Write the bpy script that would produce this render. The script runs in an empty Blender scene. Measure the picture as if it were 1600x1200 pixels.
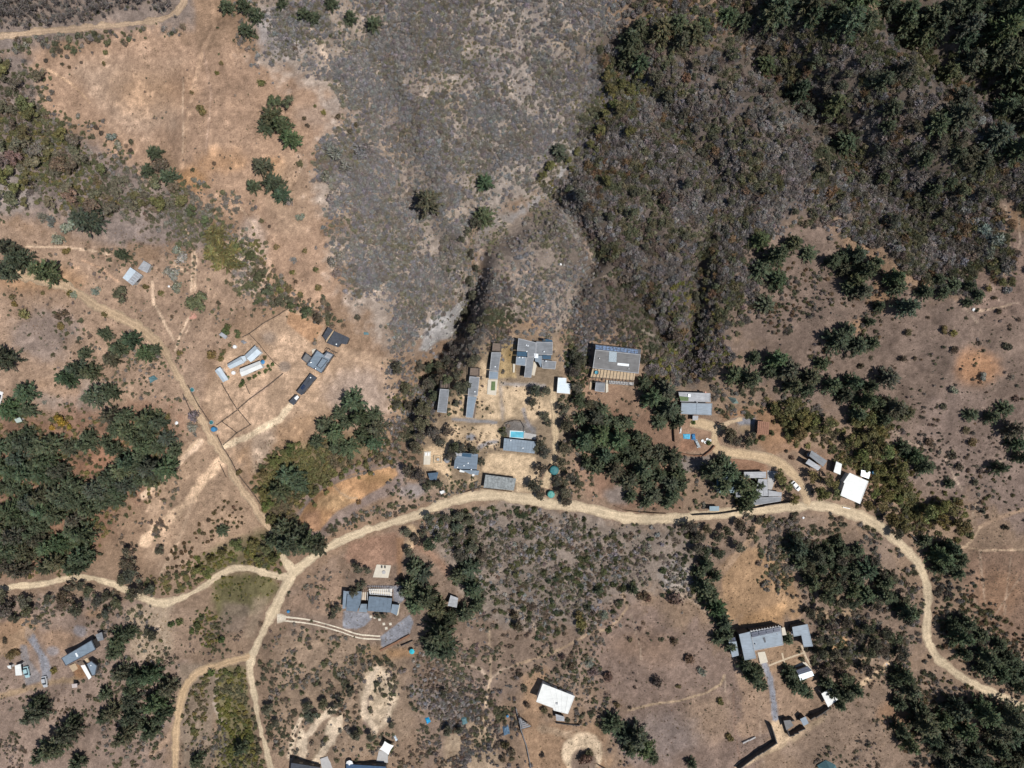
import bpy, bmesh, math, random
import numpy as np
from mathutils import Vector, Matrix

# ------------------------------------------------------------------ camera, sky, sun
SC = bpy.context.scene
COL = SC.collection
H, F = 270.0, 1080.0                     # camera height (m) and focal length in photograph pixels (1600 wide)
cd = bpy.data.cameras.new('camera'); cam = bpy.data.objects.new('camera', cd); COL.objects.link(cam)
cam.location = (0, 0, H); cam.rotation_euler = (0, 0, 0)
cd.sensor_width = 36; cd.lens = 36 * F / 1600; cd.clip_end = 20000; cd.clip_start = 1
SC.camera = cam
SUN = Vector((0.43, -0.17, 1)).normalized()
w = bpy.data.worlds.new('World'); SC.world = w; w.use_nodes = True
nt = w.node_tree; bg = nt.nodes['Background']
sky = nt.nodes.new('ShaderNodeTexSky'); sky.sky_type = 'NISHITA'; sky.sun_disc = False
sky.sun_elevation = math.asin(SUN.z); sky.sun_rotation = math.atan2(SUN.x, SUN.y)
sky.air_density = 1.0; sky.dust_density = 0.6
nt.links.new(sky.outputs[0], bg.inputs[0]); bg.inputs[1].default_value = 0.066
sl = bpy.data.lights.new('sun', 'SUN'); so = bpy.data.objects.new('sun', sl); COL.objects.link(so)
sl.energy = 4.3; sl.angle = math.radians(0.53); sl.color = (1.0, 0.965, 0.915)
so.rotation_euler = SUN.to_track_quat('Z', 'Y').to_euler(); so.location = (100, -40, 240)
SC.view_settings.view_transform = 'Standard'; SC.view_settings.look = 'None'
SC.view_settings.exposure = -0.1; SC.view_settings.gamma = 1; SC.view_settings.use_curve_mapping = False
SC.cycles.max_bounces = 5; SC.cycles.diffuse_bounces = 3; SC.cycles.transmission_bounces = 3
R = np.random.RandomState(7); random.seed(7)

# ------------------------------------------------------------------ noise and terrain
_lat = np.random.RandomState(3).rand(512, 512)
def vnoise(x, y, s):
    x = np.asarray(x, float) / s + 1000.37; y = np.asarray(y, float) / s + 1000.71
    i = np.floor(x).astype(int); j = np.floor(y).astype(int); u = x - i; v = y - j
    u = u * u * (3 - 2 * u); v = v * v * (3 - 2 * v)
    a = _lat[i % 512, j % 512]; b = _lat[(i + 1) % 512, j % 512]; c = _lat[i % 512, (j + 1) % 512]; d = _lat[(i + 1) % 512, (j + 1) % 512]
    return (a * (1 - u) + b * u) * (1 - v) + (c * (1 - u) + d * u) * v
def fbm(x, y, s, o=4):
    t = 0; a = .5; n = 0
    for k in range(o):
        t = t + a * vnoise(x + 31 * k, y - 17 * k, s / 2 ** k); n += a; a *= .55
    return t / n
def sstep(a, b, x):
    t = np.clip((x - a) / (b - a), 0, 1); return t * t * (3 - 2 * t)
def polydist(U, V, pts):
    """distance to a polyline, the parameter (index + fraction) of the nearest point and the signed side (left/right)"""
    best = np.full(np.shape(U), 1e9); par = np.zeros(np.shape(U)); side = np.zeros(np.shape(U))
    for k in range(len(pts) - 1):
        (x0, y0), (x1, y1) = pts[k][:2], pts[k + 1][:2]
        dx, dy = x1 - x0, y1 - y0; L2 = dx * dx + dy * dy + 1e-9
        t = np.clip(((U - x0) * dx + (V - y0) * dy) / L2, 0, 1)
        d = np.hypot(U - x0 - t * dx, V - y0 - t * dy); m = d < best
        best = np.where(m, d, best); par = np.where(m, k + t, par)
        side = np.where(m, np.sign((U - x0) * dy - (V - y0) * dx), side)
    return best, par, side
def inpoly(U, V, poly):
    ins = np.zeros(np.shape(U), bool); n = len(poly); j = n - 1
    for i in range(n):
        xi, yi = poly[i]; xj, yj = poly[j]
        c = ((yi > V) != (yj > V)) & (U < (xj - xi) * (V - yi) / (yj - yi + 1e-12) + xi)
        ins ^= c; j = i
    return ins
# ravines: (x, y, depth m, half width) on a flat map of 4 units per metre, y down
RAV = [
 [(985,-60,5,55),(950,100,7,50),(905,220,8,45),(868,290,8,40),(800,345,8,34),(752,375,10,30),(740,440,13,22),(722,495,18,25),(690,545,15,28),(650,600,9,34),(600,690,6,42),(510,735,5,40),(430,800,4,36),(340,900,3,34),(310,1010,2,34)],
 [(1090,-30,7,44),(1185,95,13,42),(1275,180,16,40),(1345,262,14,40),(1440,330,9,40),(1530,330,5,50)],
 [(1640,180,8,34),(1540,170,11,34),(1450,130,12,36),(1370,60,10,34),(1330,-40,8,34)],
 [(868,300,4,18),(900,340,6,17),(932,392,7,17),(922,430,5,18),(893,470,4,15),(890,560,3,18)],
 [(935,415,4,22),(1000,470,7,20),(1070,560,6,24),(1120,590,3,30)],
 [(1110,330,3,22),(1095,420,7,18),(1092,500,8,17),(1080,570,5,24)],
 [(985,110,4,24),(1050,190,6,20),(1110,260,6,22),(1150,330,4,26)],
 [(560,-20,3,40),(600,160,5,34),(650,330,5,34),(700,450,5,30)],
 [(1290,330,3,36),(1420,350,6,40),(1480,400,3,40)],
 [(480,1010,2,30),(640,1040,3,34),(800,1120,2,40)]]
def height(x, y):
    x = np.asarray(x, float); y = np.asarray(y, float)
    U = 800 + 4 * x; V = 600 - 4 * y
    z = np.zeros(np.shape(x))
    t = (U - 1040) * .62 + (440 - V) * .78
    z = z + 0.16 * .25 * np.where(t > 0, t * t / (t + 90), 0)
    t = np.clip(350 - V, 0, None); z = z + .05 * .25 * t * t / (t + 80)
    t = np.clip(260 - U, 0, None); z = z + .05 * .25 * t * t / (t + 80)
    t = np.clip(V - 860, 0, None) ; z = z - .04 * .25 * t * t / (t + 80)
    wild = 1 - sstep(0, 1, 1.35 - np.hypot((U - 860) / 420, (V - 660) / 190))
    z = z + wild * ((fbm(x, y, 46, 3) - .5) * 10.0 + (fbm(x + 300, y, 13, 3) - .5) * 4.0 + (fbm(x - 500, y + 70, 24, 3) - .5) * 4.0)
    for g in RAV:
        gp = np.array(g); mg = gp[:, 3].max() * 2.4
        nr = (U > gp[:, 0].min() - mg) & (U < gp[:, 0].max() + mg) & (V > gp[:, 1].min() - mg) & (V < gp[:, 1].max() + mg)
        if not nr.any(): continue
        d, p, s = polydist(U[nr], V[nr], g)
        dep = np.interp(p, range(len(g)), [q[2] for q in g]); wid = np.interp(p, range(len(g)), [q[3] for q in g])
        z[nr] -= dep * np.exp(-(d / wid) ** 2 * 1.1)
    # the cliff east of the white rock face
    g = np.exp(-((U - 752) / 26) ** 2 - ((V - 500) / 48) ** 2); z = z + 4.0 * g
    r = np.hypot(x, y)
    z = z * (1 - sstep(330, 900, r)) + (-2) * sstep(330, 900, r)
    return z
def hz(x, y): return float(height(np.array([x]), np.array([y]))[0])
def atz(px, py, z): s = (H - z) / F; return Vector(((px - 800) * s, (600 - py) * s, z))
def at(px, py, up=0.0):
    """the point of the ground (or UP metres above it) seen at this pixel of the photograph"""
    z = 0.0
    for k in range(10):
        s = (H - z) / F; x, y = (px - 800) * s, (600 - py) * s
        z = .4 * z + .6 * (hz(x, y) + up)
    return Vector((x, y, hz(x, y)))
def at_many(P):
    P = np.asarray(P, float); z = np.zeros(len(P))
    for k in range(14):
        s = (H - z) / F; x = (P[:, 0] - 800) * s; y = (600 - P[:, 1]) * s
        z = .4 * z + .6 * height(x, y)
    return np.stack([x, y, height(x, y)], 1)

# ------------------------------------------------------------------ tagging and mesh helpers
def tag(o, label=None, cat=None, group=None, kind=None):
    if label: o['label'] = label
    if cat: o['category'] = cat
    if group: o['group'] = group
    if kind: o['kind'] = kind
    return o
def empty(name, loc, rz=0.0):
    o = bpy.data.objects.new(name, None); COL.objects.link(o); o.location = loc; o.rotation_euler = (0, 0, rz)
    o.empty_display_size = .3; return o
def link(name, me, parent=None):
    o = bpy.data.objects.new(name, me); COL.objects.link(o)
    if parent is not None:
        o.parent = parent
    return o
class MB:
    def __init__(s): s.v = []; s.f = []; s.m = []
    def add(s, vs, fs, mi=0):
        b = len(s.v); s.v += [tuple(p) for p in vs]; s.f += [tuple(b + i for i in f) for f in fs]; s.m += [mi] * len(fs)
    def prism(s, poly, z0, z1, mi=0, top=None):
        """poly: list of (x, y) counter-clockwise or not; z1 may be a list"""
        n = len(poly); a = sum(poly[i][0] * poly[(i + 1) % n][1] - poly[(i + 1) % n][0] * poly[i][1] for i in range(n))
        P = list(poly) if a > 0 else list(poly)[::-1]
        zt = z1 if isinstance(z1, (list, tuple)) else [z1] * n
        if a <= 0 and isinstance(z1, (list, tuple)): zt = list(z1)[::-1]
        zb = [z0] * n
        s.add([(p[0], p[1], zb[i]) for i, p in enumerate(P)] + [(p[0], p[1], zt[i]) for i, p in enumerate(P)],
              [tuple(range(n, 2 * n)), tuple(range(n - 1, -1, -1))] + [(i, (i + 1) % n, n + (i + 1) % n, n + i) for i in range(n)], mi)
    def box(s, c, d, rz=0.0, mi=0):
        cx, cy, cz = c; hx, hy, hh = d[0] / 2, d[1] / 2, d[2] / 2; co, si = math.cos(rz), math.sin(rz)
        P = [(cx + a * co - b * si, cy + a * si + b * co) for a, b in ((-hx, -hy), (hx, -hy), (hx, hy), (-hx, hy))]
        s.prism(P, cz - hh, cz + hh, mi)
    def bar(s, a, b, r, mi=0, n=4):
        a, b = Vector(a), Vector(b); d = (b - a).normalized(); q = d.to_track_quat('Z', 'Y')
        ring = [q @ Vector((r * math.cos(t), r * math.sin(t), 0)) for t in [2 * math.pi * (k + .5) / n for k in range(n)]]
        s.add([a + p for p in ring] + [b + p for p in ring], [(k, (k + 1) % n, n + (k + 1) % n, n + k) for k in range(n)] + [tuple(range(n, 2 * n)), tuple(range(n - 1, -1, -1))], mi)
    def lathe(s, c, prof, n=24, mi=0):
        c = Vector(c); vs = []; fs = []
        for r, z in prof:
            for k in range(n): t = 2 * math.pi * k / n; vs.append(c + Vector((r * math.cos(t), r * math.sin(t), z)))
        for j in range(len(prof) - 1):
            for k in range(n): fs.append((j * n + k, j * n + (k + 1) % n, (j + 1) * n + (k + 1) % n, (j + 1) * n + k))
        s.add(vs, fs, mi)
        if prof[0][0] > 1e-4: s.f.append(tuple(len(s.v) - len(vs) + k for k in range(n - 1, -1, -1))); s.m.append(mi)
        if prof[-1][0] > 1e-4: s.f.append(tuple(len(s.v) - n + k for k in range(n))); s.m.append(mi)
    def mesh(s, name, mats):
        me = bpy.data.meshes.new(name); me.from_pydata(s.v, [], s.f)
        for m in (mats if isinstance(mats, (list, tuple)) else [mats]): me.materials.append(m)
        me.polygons.foreach_set('material_index', s.m); me.update(); return me
    def build(s, name, mats, parent=None, origin=None):
        me = s.mesh(name, mats)
        o = link(name, me, parent)
        if parent is not None:                     # vertices were given in world space
            M = Matrix.LocRotScale(parent.location, parent.rotation_euler, None)
            if parent.parent is not None:
                M = Matrix.LocRotScale(parent.parent.location, parent.parent.rotation_euler, None) @ M
            me.transform(M.inverted())
        elif origin is not None:
            me.transform(Matrix.Translation(-Vector(origin))); o.location = origin
        return o

# ------------------------------------------------------------------ materials
MATS = {}
def nodes(name):
    m = bpy.data.materials.new(name); m.use_nodes = True; t = m.node_tree; return m, t, t.nodes['Principled BSDF']
def mat(name, col, rough=.7, var=.12, scale=1.5, metal=0.0, spec=.3, streak=0.0, bump=0.0, col2=None, alpha=None):
    if name in MATS: return MATS[name]
    m, t, b = nodes(name); N, L = t.nodes.new, t.links.new
    tc = N('ShaderNodeTexCoord'); n1 = N('ShaderNodeTexNoise'); n1.inputs['Scale'].default_value = scale; n1.inputs['Detail'].default_value = 8; n1.inputs['Roughness'].default_value = .65
    L(tc.outputs['Object'], n1.inputs['Vector'])
    mx = N('ShaderNodeMix'); mx.data_type = 'RGBA'
    c2 = col2 or tuple(min(1, c * (1 + 1.6 * var)) for c in col); c1 = tuple(c * (1 - 1.6 * var) for c in col)
    mx.inputs['A'].default_value = (*c1, 1); mx.inputs['B'].default_value = (*c2, 1)
    rp = N('ShaderNodeMapRange'); rp.inputs['From Min'].default_value = .3; rp.inputs['From Max'].default_value = .7
    L(n1.outputs['Fac'], rp.inputs['Value']); L(rp.outputs[0], mx.inputs['Factor'])
    out = mx.outputs['Result']
    if streak:
        mp = N('ShaderNodeMapping'); mp.inputs['Scale'].default_value = (.35, 3.2, 1); L(tc.outputs['Object'], mp.inputs['Vector'])
        n2 = N('ShaderNodeTexNoise'); n2.inputs['Scale'].default_value = 1.1; n2.inputs['Detail'].default_value = 5; L(mp.outputs[0], n2.inputs['Vector'])
        r2 = N('ShaderNodeMapRange'); r2.inputs['From Min'].default_value = .35; r2.inputs['From Max'].default_value = .75; r2.inputs['To Min'].default_value = 1; r2.inputs['To Max'].default_value = 1 - streak
        L(n2.outputs['Fac'], r2.inputs['Value'])
        mm = N('ShaderNodeMix'); mm.data_type = 'RGBA'; mm.blend_type = 'MULTIPLY'; mm.inputs['Factor'].default_value = 1
        L(out, mm.inputs['A']); L(r2.outputs[0], mm.inputs['B']); out = mm.outputs['Result']
    L(out, b.inputs['Base Color'])
    b.inputs['Roughness'].default_value = rough; b.inputs['Metallic'].default_value = metal; b.inputs['Specular IOR Level'].default_value = spec
    if bump:
        bp = N('ShaderNodeBump'); bp.inputs['Strength'].default_value = bump; bp.inputs['Distance'].default_value = .1
        L(n1.outputs['Fac'], bp.inputs['Height']); L(bp.outputs[0], b.inputs['Normal'])
    MATS[name] = m; return m
def leafmat(name, trans=.22):
    """foliage: tint comes from the thing itself (property or instance attribute), variation from each leaf clump"""
    if name in MATS: return MATS[name]
    m, t, b = nodes(name); N, L = t.nodes.new, t.links.new
    a = N('ShaderNodeAttribute'); a.attribute_type = 'INSTANCER'; a.attribute_name = 'tint'
    v = N('ShaderNodeAttribute'); v.attribute_type = 'GEOMETRY'; v.attribute_name = 'var'
    mm = N('ShaderNodeMix'); mm.data_type = 'RGBA'; mm.blend_type = 'MULTIPLY'; mm.inputs['Factor'].default_value = 1
    L(a.outputs['Color'], mm.inputs['A']); L(v.outputs['Color'], mm.inputs['B'])
    b.inputs['Roughness'].default_value = .75; b.inputs['Specular IOR Level'].default_value = .15
    L(mm.outputs['Result'], b.inputs['Base Color'])
    tr = N('ShaderNodeBsdfTranslucent'); L(mm.outputs['Result'], tr.inputs['Color'])
    ms = N('ShaderNodeMixShader'); ms.inputs[0].default_value = trans
    L(b.outputs[0], ms.inputs[1]); L(tr.outputs[0], ms.inputs[2]); L(ms.outputs[0], t.nodes['Material Output'].inputs['Surface'])
    MATS[name] = m; return m
LEAF = leafmat('leaf')
BARK = mat('bark', (.12, .09, .07), .9, .25, 4)

# ------------------------------------------------------------------ ground sheet
def axis(lim, step):
    a = list(np.arange(-lim, lim + 1e-6, step)); s = step; e = lim
    out = []
    while e < 4200: s *= 1.32; e += s; out.append(e)
    return np.array([-q for q in out[::-1]] + a + out)
gx, gy = axis(238, .58), axis(190, .58)
GX, GY = np.meshgrid(gx, gy); GX = GX.ravel(); GY = GY.ravel(); GZ = height(GX, GY)
PU = 800 + GX * F / (H - GZ); PV = 600 - GY * F / (H - GZ)
near = (np.abs(GX) < 240) & (np.abs(GY) < 192)
Cg = np.zeros((len(GX), 3))
nA = fbm(GX, GY, 60, 4); nB = fbm(GX + 77, GY - 40, 9, 4); nC = fbm(GX - 200, GY + 90, 2.2, 3)
SOIL = {'tan': (.355, .245, .160), 'pale': (.43, .325, .215), 'sand': (.52, .385, .235), 'orange': (.40, .235, .115), 'rust': (.27, .155, .085),
        'brown': (.235, .168, .120), 'dark': (.150, .118, .090), 'grey': (.27, .235, .20), 'rock': (.50, .47, .43), 'gravel': (.30, .30, .31), 'olive': (.15, .14, .07),
        'pink': (.30, .215, .155), 'straw': (.36, .24, .10), 'litter': (.25, .215, .195), 'duff': (.24, .14, .09)}
Cg[:] = np.array(SOIL['tan']) * .9
def blend(sel, al, col, mott=.18):
    c = np.array(SOIL[col] if isinstance(col, str) else col)
    f = 1 + mott * 2 * (nB[sel] - .5) + mott * 1.6 * (nC[sel] - .5)
    Cg[sel] = Cg[sel] * (1 - al[:, None]) + c[None] * f[:, None] * al[:, None]
def paint(poly, col, op=1.0, feather=7, rag=14, mott=.18, cut=None):
    P = np.array(poly, float); ext = min(P.max(0) - P.min(0)); 
    if ext > 90 and rag >= 7: rag = max(rag, min(46, .13 * ext)); feather = max(feather, min(22, .06 * ext))
    mrg = feather + rag
    sel = np.where(near & (PU > P[:, 0].min() - mrg) & (PU < P[:, 0].max() + mrg) & (PV > P[:, 1].min() - mrg) & (PV < P[:, 1].max() + mrg))[0]
    if not len(sel): return
    u, v = PU[sel], PV[sel]; d, _, _ = polydist(u, v, list(poly) + [poly[0]])
    d = np.where(inpoly(u, v, poly), d, -d) + (nB[sel] - .5) * 2 * rag + (nC[sel] - .5) * rag * .7
    al = sstep(-feather, feather, d) * op
    if cut is not None: al = al * sstep(cut - .08, cut + .08, fbm(GX[sel] + 11 * len(poly), GY[sel], 5, 4))
    blend(sel, al, col, mott)
def stroke(pts, wd, col, op=1.0, feather=2.0, rag=2.0, mott=.12):
    P = np.array([p[:2] for p in pts], float); mrg = wd + feather + rag
    sel = np.where(near & (PU > P[:, 0].min() - mrg) & (PU < P[:, 0].max() + mrg) & (PV > P[:, 1].min() - mrg) & (PV < P[:, 1].max() + mrg))[0]
    if not len(sel): return
    d, _, _ = polydist(PU[sel] + (nB[sel] - .5) * 5, PV[sel] + (nB[sel[::-1]] - .5) * 1, [p[:2] for p in pts])
    d = wd / 2 - d + (nC[sel] - .5) * 2 * rag
    blend(sel, sstep(-feather, feather, d) * op, col, mott)
ell = lambda x, y, a, b=None, n=14: [(x + a * math.cos(6.2832 * k / n), y + (b or a) * math.sin(6.2832 * k / n)) for k in range(n)]

# broad soils
paint([(-80,-60),(300,-60),(300,45),(120,70),(-80,80)], (.24,.20,.17), .9)
paint([(-60,90),(60,90),(70,180),(130,210),(230,260),(300,320),(340,400),(200,400),(60,350),(-60,330)], 'litter', .8, 15, 25)
paint([(60,90),(110,75),(250,58),(330,66),(400,90),(470,118),(530,140),(562,180),(510,230),(492,300),(520,345),(533,450),(480,485),(430,440),(400,380),(330,330),(290,285),(230,250),(130,205),(78,172)], (.40,.275,.185), 1, 6, 10, .12)
paint([(110,110),(270,100),(280,200),(180,190)], (.40,.30,.215), .7, 25, 25)
paint(ell(240,140,60,30), 'orange', .35, 25, 20)
paint(ell(300,280,26,20), 'orange', .8, 12, 12); paint(ell(345,252,40,14), 'orange', .5, 12, 14); paint(ell(500,180,40,18), (.38,.29,.22), .7, 12)
paint(ell(430,262,18,14), 'orange', .7, 8, 8); paint(ell(455,310,36,60), (.43,.31,.21), .7, 18, 15)
paint([(400,-60),(960,-60),(935,120),(900,262),(860,300),(745,335),(722,480),(660,520),(620,560),(540,430),(505,310),(500,240),(560,182),(525,138),(405,92)], (.375,.315,.255), .95, 6, 12, .3)
for k in range(26):
    a, b = R.uniform(520, 930), R.uniform(0, 460)
    paint(ell(a, b, R.uniform(14, 45), R.uniform(8, 26)), ['litter', 'grey', 'pale', (.46,.37,.28)][k % 4], .55, 12, 16)
paint([(740,345),(900,300),(935,420),(900,470),(870,520),(800,510),(760,470),(745,420)], (.34,.275,.215), .9, 8, 10)
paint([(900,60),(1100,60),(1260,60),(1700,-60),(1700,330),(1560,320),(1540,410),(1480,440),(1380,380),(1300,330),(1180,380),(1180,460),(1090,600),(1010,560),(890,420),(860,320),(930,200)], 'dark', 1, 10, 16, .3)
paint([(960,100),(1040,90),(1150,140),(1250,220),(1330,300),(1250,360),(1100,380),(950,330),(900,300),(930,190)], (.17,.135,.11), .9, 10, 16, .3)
paint([(1150,360),(1260,330),(1370,380),(1480,445),(1520,440),(1560,380),(1570,320),(1700,310),(1700,800),(1530,800),(1440,790),(1400,740),(1340,660),(1240,640),(1170,600),(1130,480)], (.225,.162,.12), 1, 8, 14, .2)
paint([(1300,350),(1370,380),(1400,405),(1480,440),(1500,470),(1420,440),(1370,430),(1320,400)], (.33,.215,.13), .9, 8, 12)
paint([(1370,430),(1400,470),(1380,490),(1350,470)], 'orange', .6, 8, 8)
paint(ell(1528,575,34,28), (.40,.215,.11), .85, 14, 12); paint(ell(1595,340,20,24), 'orange', .6, 12, 10); paint(ell(1340,510,14,14), 'orange', .5, 8, 8)
paint(ell(1560,430,50,80), (.25,.17,.125), .7, 20, 20)
paint([(1520,860),(1620,860),(1620,1005),(1560,1000),(1520,970),(1505,910)], (.27,.175,.115), 1, 8, 8)
paint(ell(1560,925,30,36), 'rust', .55, 18, 16)
paint([(1440,620),(1700,600),(1700,860),(1530,800),(1450,700)], (.24,.175,.135), .8, 20, 20)
# left
paint([(-60,330),(60,350),(200,400),(340,400),(400,470),(330,560),(300,700),(200,780),(-60,800)], (.37,.265,.185), .95, 12, 14)
paint(ell(60,440,70,20), 'orange', .5, 15, 14); paint(ell(70,520,50,40), 'litter', .6, 14, 16); paint(ell(110,620,60,30), (.40,.34,.29), .55, 14, 16); paint(ell(90,605,36,14), 'orange', .4, 10, 10)
paint(ell(390,400,22,60), 'rock', .28, 12, 14); paint(ell(15,300,40,34), 'rock', .35, 14, 12); paint(ell(440,50,40,40), (.33,.32,.32), .6, 14, 14)
paint([(0,640),(270,640),(280,720),(200,790),(130,890),(-60,900)], 'duff', .75, 12, 16)
paint([(90,725),(160,715),(170,735),(100,745)], (.33,.19,.12), .8); paint([(140,705),(185,690),(180,715),(140,740)], (.33,.19,.12), .8)
paint([(270,690),(350,690),(400,760),(420,820),(380,860),(330,880),(260,900),(220,850),(250,760)], (.40,.285,.19), 1, 7, 9)
# the fenced compound
paint([(318,625),(345,560),(380,525),(455,480),(505,510),(545,545),(620,560),(622,640),(540,640),(480,665),(440,700),(405,745),(375,730),(352,700)], (.44,.315,.21), 1, 5, 6, .1)
paint([(452,486),(473,494),(505,510),(490,538),(447,505)], (.42,.26,.15), .95, 2, 2, .06)
paint([(405,610),(440,585),(420,605),(392,622)], (.36,.255,.185), .8, 2, 2); paint(ell(418,527,12,10), 'grey', .5, 6, 6)
paint(ell(445,572,9,7), 'grey', .6, 2, 3); paint(ell(560,620,50,40), (.40,.33,.28), .6, 18, 16)
paint([(375,700),(440,660),(520,640),(480,670),(470,720),(410,790),(395,770)], (.38,.255,.155), .9, 7, 8, .25)
paint([(390,680),(430,670),(420,730),(395,740)], (.44,.35,.26), .7, 8, 10, .4)
# rock face of the ravine
paint([(652,548),(668,510),(690,484),(726,468),(722,492),(706,530),(690,532),(668,552)], (.46,.44,.41), 1, 3, 6, .22)
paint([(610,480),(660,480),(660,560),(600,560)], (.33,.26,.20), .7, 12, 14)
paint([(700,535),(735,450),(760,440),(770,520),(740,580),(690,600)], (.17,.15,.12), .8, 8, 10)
stroke([(895,235),(880,262),(866,292),(840,312),(800,340)], 9, (.42,.40,.37), .7, 4, 6)
stroke([(800,340),(765,352),(742,390)], 14, (.30,.265,.23), .8, 6, 6)
# lodge gardens and yards
paint([(640,600),(690,570),(760,530),(800,515),(870,525),(900,590),(880,640),(876,720),(845,770),(760,775),(690,770),(650,740),(640,700)], (.30,.225,.145), .95, 8, 12)
paint([(755,560),(770,590),(800,600),(868,600),(868,650),(800,655),(705,660),(700,640),(725,600)], 'sand', .95, 4, 5)
paint([(780,535),(808,525),(806,590),(780,590)], (.50,.36,.18), .95, 2, 3); paint(ell(797,555,7,12), 'straw', .7, 4, 3)
paint([(700,662),(775,664),(785,690),(770,700),(715,700),(700,690)], 'sand', .9, 4, 5)
paint([(660,702),(702,688),(720,690),(700,705),(694,732),(680,735),(664,728)], 'sand', .95, 3, 3)
paint([(762,708),(780,708),(835,712),(846,735),(842,770),(806,772),(806,744),(752,736)], 'sand', 1, 3, 3, .08)
stroke([(694,735),(706,752),(720,757),(742,750)], 7, 'sand', .9); stroke([(694,732),(702,740)], 9, 'sand', .9)
paint([(788,664),(792,658),(806,656),(818,660),(838,668),(838,684),(788,682)], (.21,.19,.165), .95, 2, 2, .1)
paint([(830,500),(800,505),(770,520),(800,530),(865,530),(905,560),(895,600),(875,590),(868,540)], (.40,.28,.18), .8, 5, 8)
paint(ell(838,505,30,10), 'orange', .35, 5, 6)
paint([(905,585),(1000,612),(1015,640),(960,660),(900,640)], (.32,.205,.13), .9, 6, 8)
paint([(905,680),(930,690),(945,760),(960,780),(920,780),(900,740)], (.36,.23,.15), .9, 6, 8)
paint([(940,640),(1050,640),(1070,720),(1060,800),(960,800),(930,740)], 'duff', .7, 10, 14); paint(ell(965,775,20,14), 'grey', .7, 6, 8); paint(ell(1008,742,10,8), 'orange', .7, 5, 5)
paint([(1060,655),(1100,650),(1130,665),(1124,700),(1118,706),(1062,706)], (.37,.235,.15), 1, 3, 4); paint([(1063,690),(1085,680),(1095,702),(1062,706)], (.30,.165,.10), .8, 3, 3)
paint([(1112,640),(1200,635),(1240,650),(1250,700),(1200,712),(1180,690),(1180,650),(1130,660)], (.34,.20,.11), .9, 6, 8)
paint([(1150,652),(1180,652),(1180,680),(1155,680)], (.33,.26,.19), .9, 3, 3); paint(ell(1165,671,11,8), (.38,.27,.16), .9, 2, 2)
paint([(1115,716),(1190,716),(1200,735),(1165,738),(1120,735)], (.29,.165,.10), .9, 4, 5)
paint([(1200,700),(1260,690),(1300,760),(1370,790),(1380,740),(1330,700)], (.27,.17,.11), .7, 8, 8); paint(ell(1240,672,22,14), (.36,.20,.11), .8, 7, 7)
# oval field and its rim
paint([(455,830),(470,780),(500,748),(560,730),(620,715),(640,740),(620,770),(560,800),(510,840),(470,845)], (.33,.26,.22), .9, 5, 5)
paint([(616,727),(622,742),(600,760),(560,783),(525,800),(500,830),(475,828),(464,816),(474,792),(496,770),(526,752),(560,738),(590,730)], (.50,.30,.155), 1, 2.5, 3, .16)
paint(ell(520,785,36,14), (.46,.33,.18), .55, 10, 12); paint(ell(590,748,22,9), 'straw', .45, 8, 10); paint([(470,800),(500,795),(505,830),(470,828)], (.38,.23,.15), .6, 6, 6)
stroke([(521,758),(532,770),(545,778),(558,779)], 2.2, 'pale', .8, 1, 1); stroke([(468,802),(480,782),(505,762),(540,748),(585,733),(612,727)], 2.6, 'grey', .8, 1, 1.5)
paint([(560,795),(650,770),(680,760),(700,775),(640,795),(570,815)], (.34,.25,.18), .8, 5, 6); paint(ell(645,765,22,12), (.35,.34,.34), .6, 6, 7)
# south
paint([(440,930),(600,830),(700,800),(900,800),(1100,820),(1250,800),(1380,850),(1430,920),(1440,1010),(1300,1050),(1130,900),(1000,920),(940,1000),(900,1080),(640,1100),(440,1060)], (.265,.19,.135), .9, 8, 14, .22)
paint([(640,815),(800,785),(950,810),(1080,820),(1110,880),(1000,930),(900,980),(760,980),(700,870)], (.29,.24,.19), .7, 10, 14)
paint([(545,845),(620,832),(630,880),(590,890),(540,880)], (.34,.21,.14), .9, 5, 6); paint([(618,840),(632,840),(628,905),(620,905)], (.38,.22,.12), .7, 3, 3)
paint([(440,940),(540,890),(540,965),(500,960),(455,955)], (.37,.25,.165), .8, 6, 8)
stroke([(640,825),(648,838),(640,850)], 14, 'sand', .85, 4, 4); stroke([(655,850),(690,880),(710,905)], 12, (.37,.22,.14), .7, 6, 6)
paint([(440,990),(560,1000),(640,1000),(660,1100),(620,1180),(440,1180),(420,1100)], (.33,.235,.155), .85, 8, 10)
paint([(580,1050),(615,1055),(622,1090),(600,1140),(570,1130),(560,1080)], (.54,.42,.28), .9, 5, 6); paint(ell(590,1075,26,34), (.52,.40,.26), .85, 6, 6)
for pl in ([(530,1120),(535,1140),(500,1185),(485,1192),(500,1165)], [(470,1140),(480,1150),(465,1180),(452,1170)], [(505,1140),(520,1120),(532,1122),(510,1165)]): paint(pl, (.58,.46,.31), 1, 2, 3)
paint(ell(595,1020,30,14), (.38,.25,.14), .6, 8, 8); paint(ell(630,1020,26,9), 'orange', .7, 5, 5)
paint([(640,1060),(760,1040),(790,1200),(660,1200)], (.30,.22,.165), .7, 12, 14); paint([(690,1150),(760,1120),(790,1210),(690,1210)], (.42,.31,.20), .9, 6, 8); paint(ell(715,1160,16,12), 'pale', .8, 5, 5)
paint([(940,940),(1020,950),(1110,985),(1165,1060),(1190,1130),(1210,1220),(1000,1220),(955,1130),(930,1030)], (.275,.195,.145), 1, 8, 10, .16)
paint(ell(1010,1010,50,24), (.33,.205,.12), .4, 20, 14); paint(ell(1105,1120,40,36), (.35,.24,.15), .6, 20, 14); paint(ell(1030,1150,60,40), (.29,.235,.20), .6, 20, 18)
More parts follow.
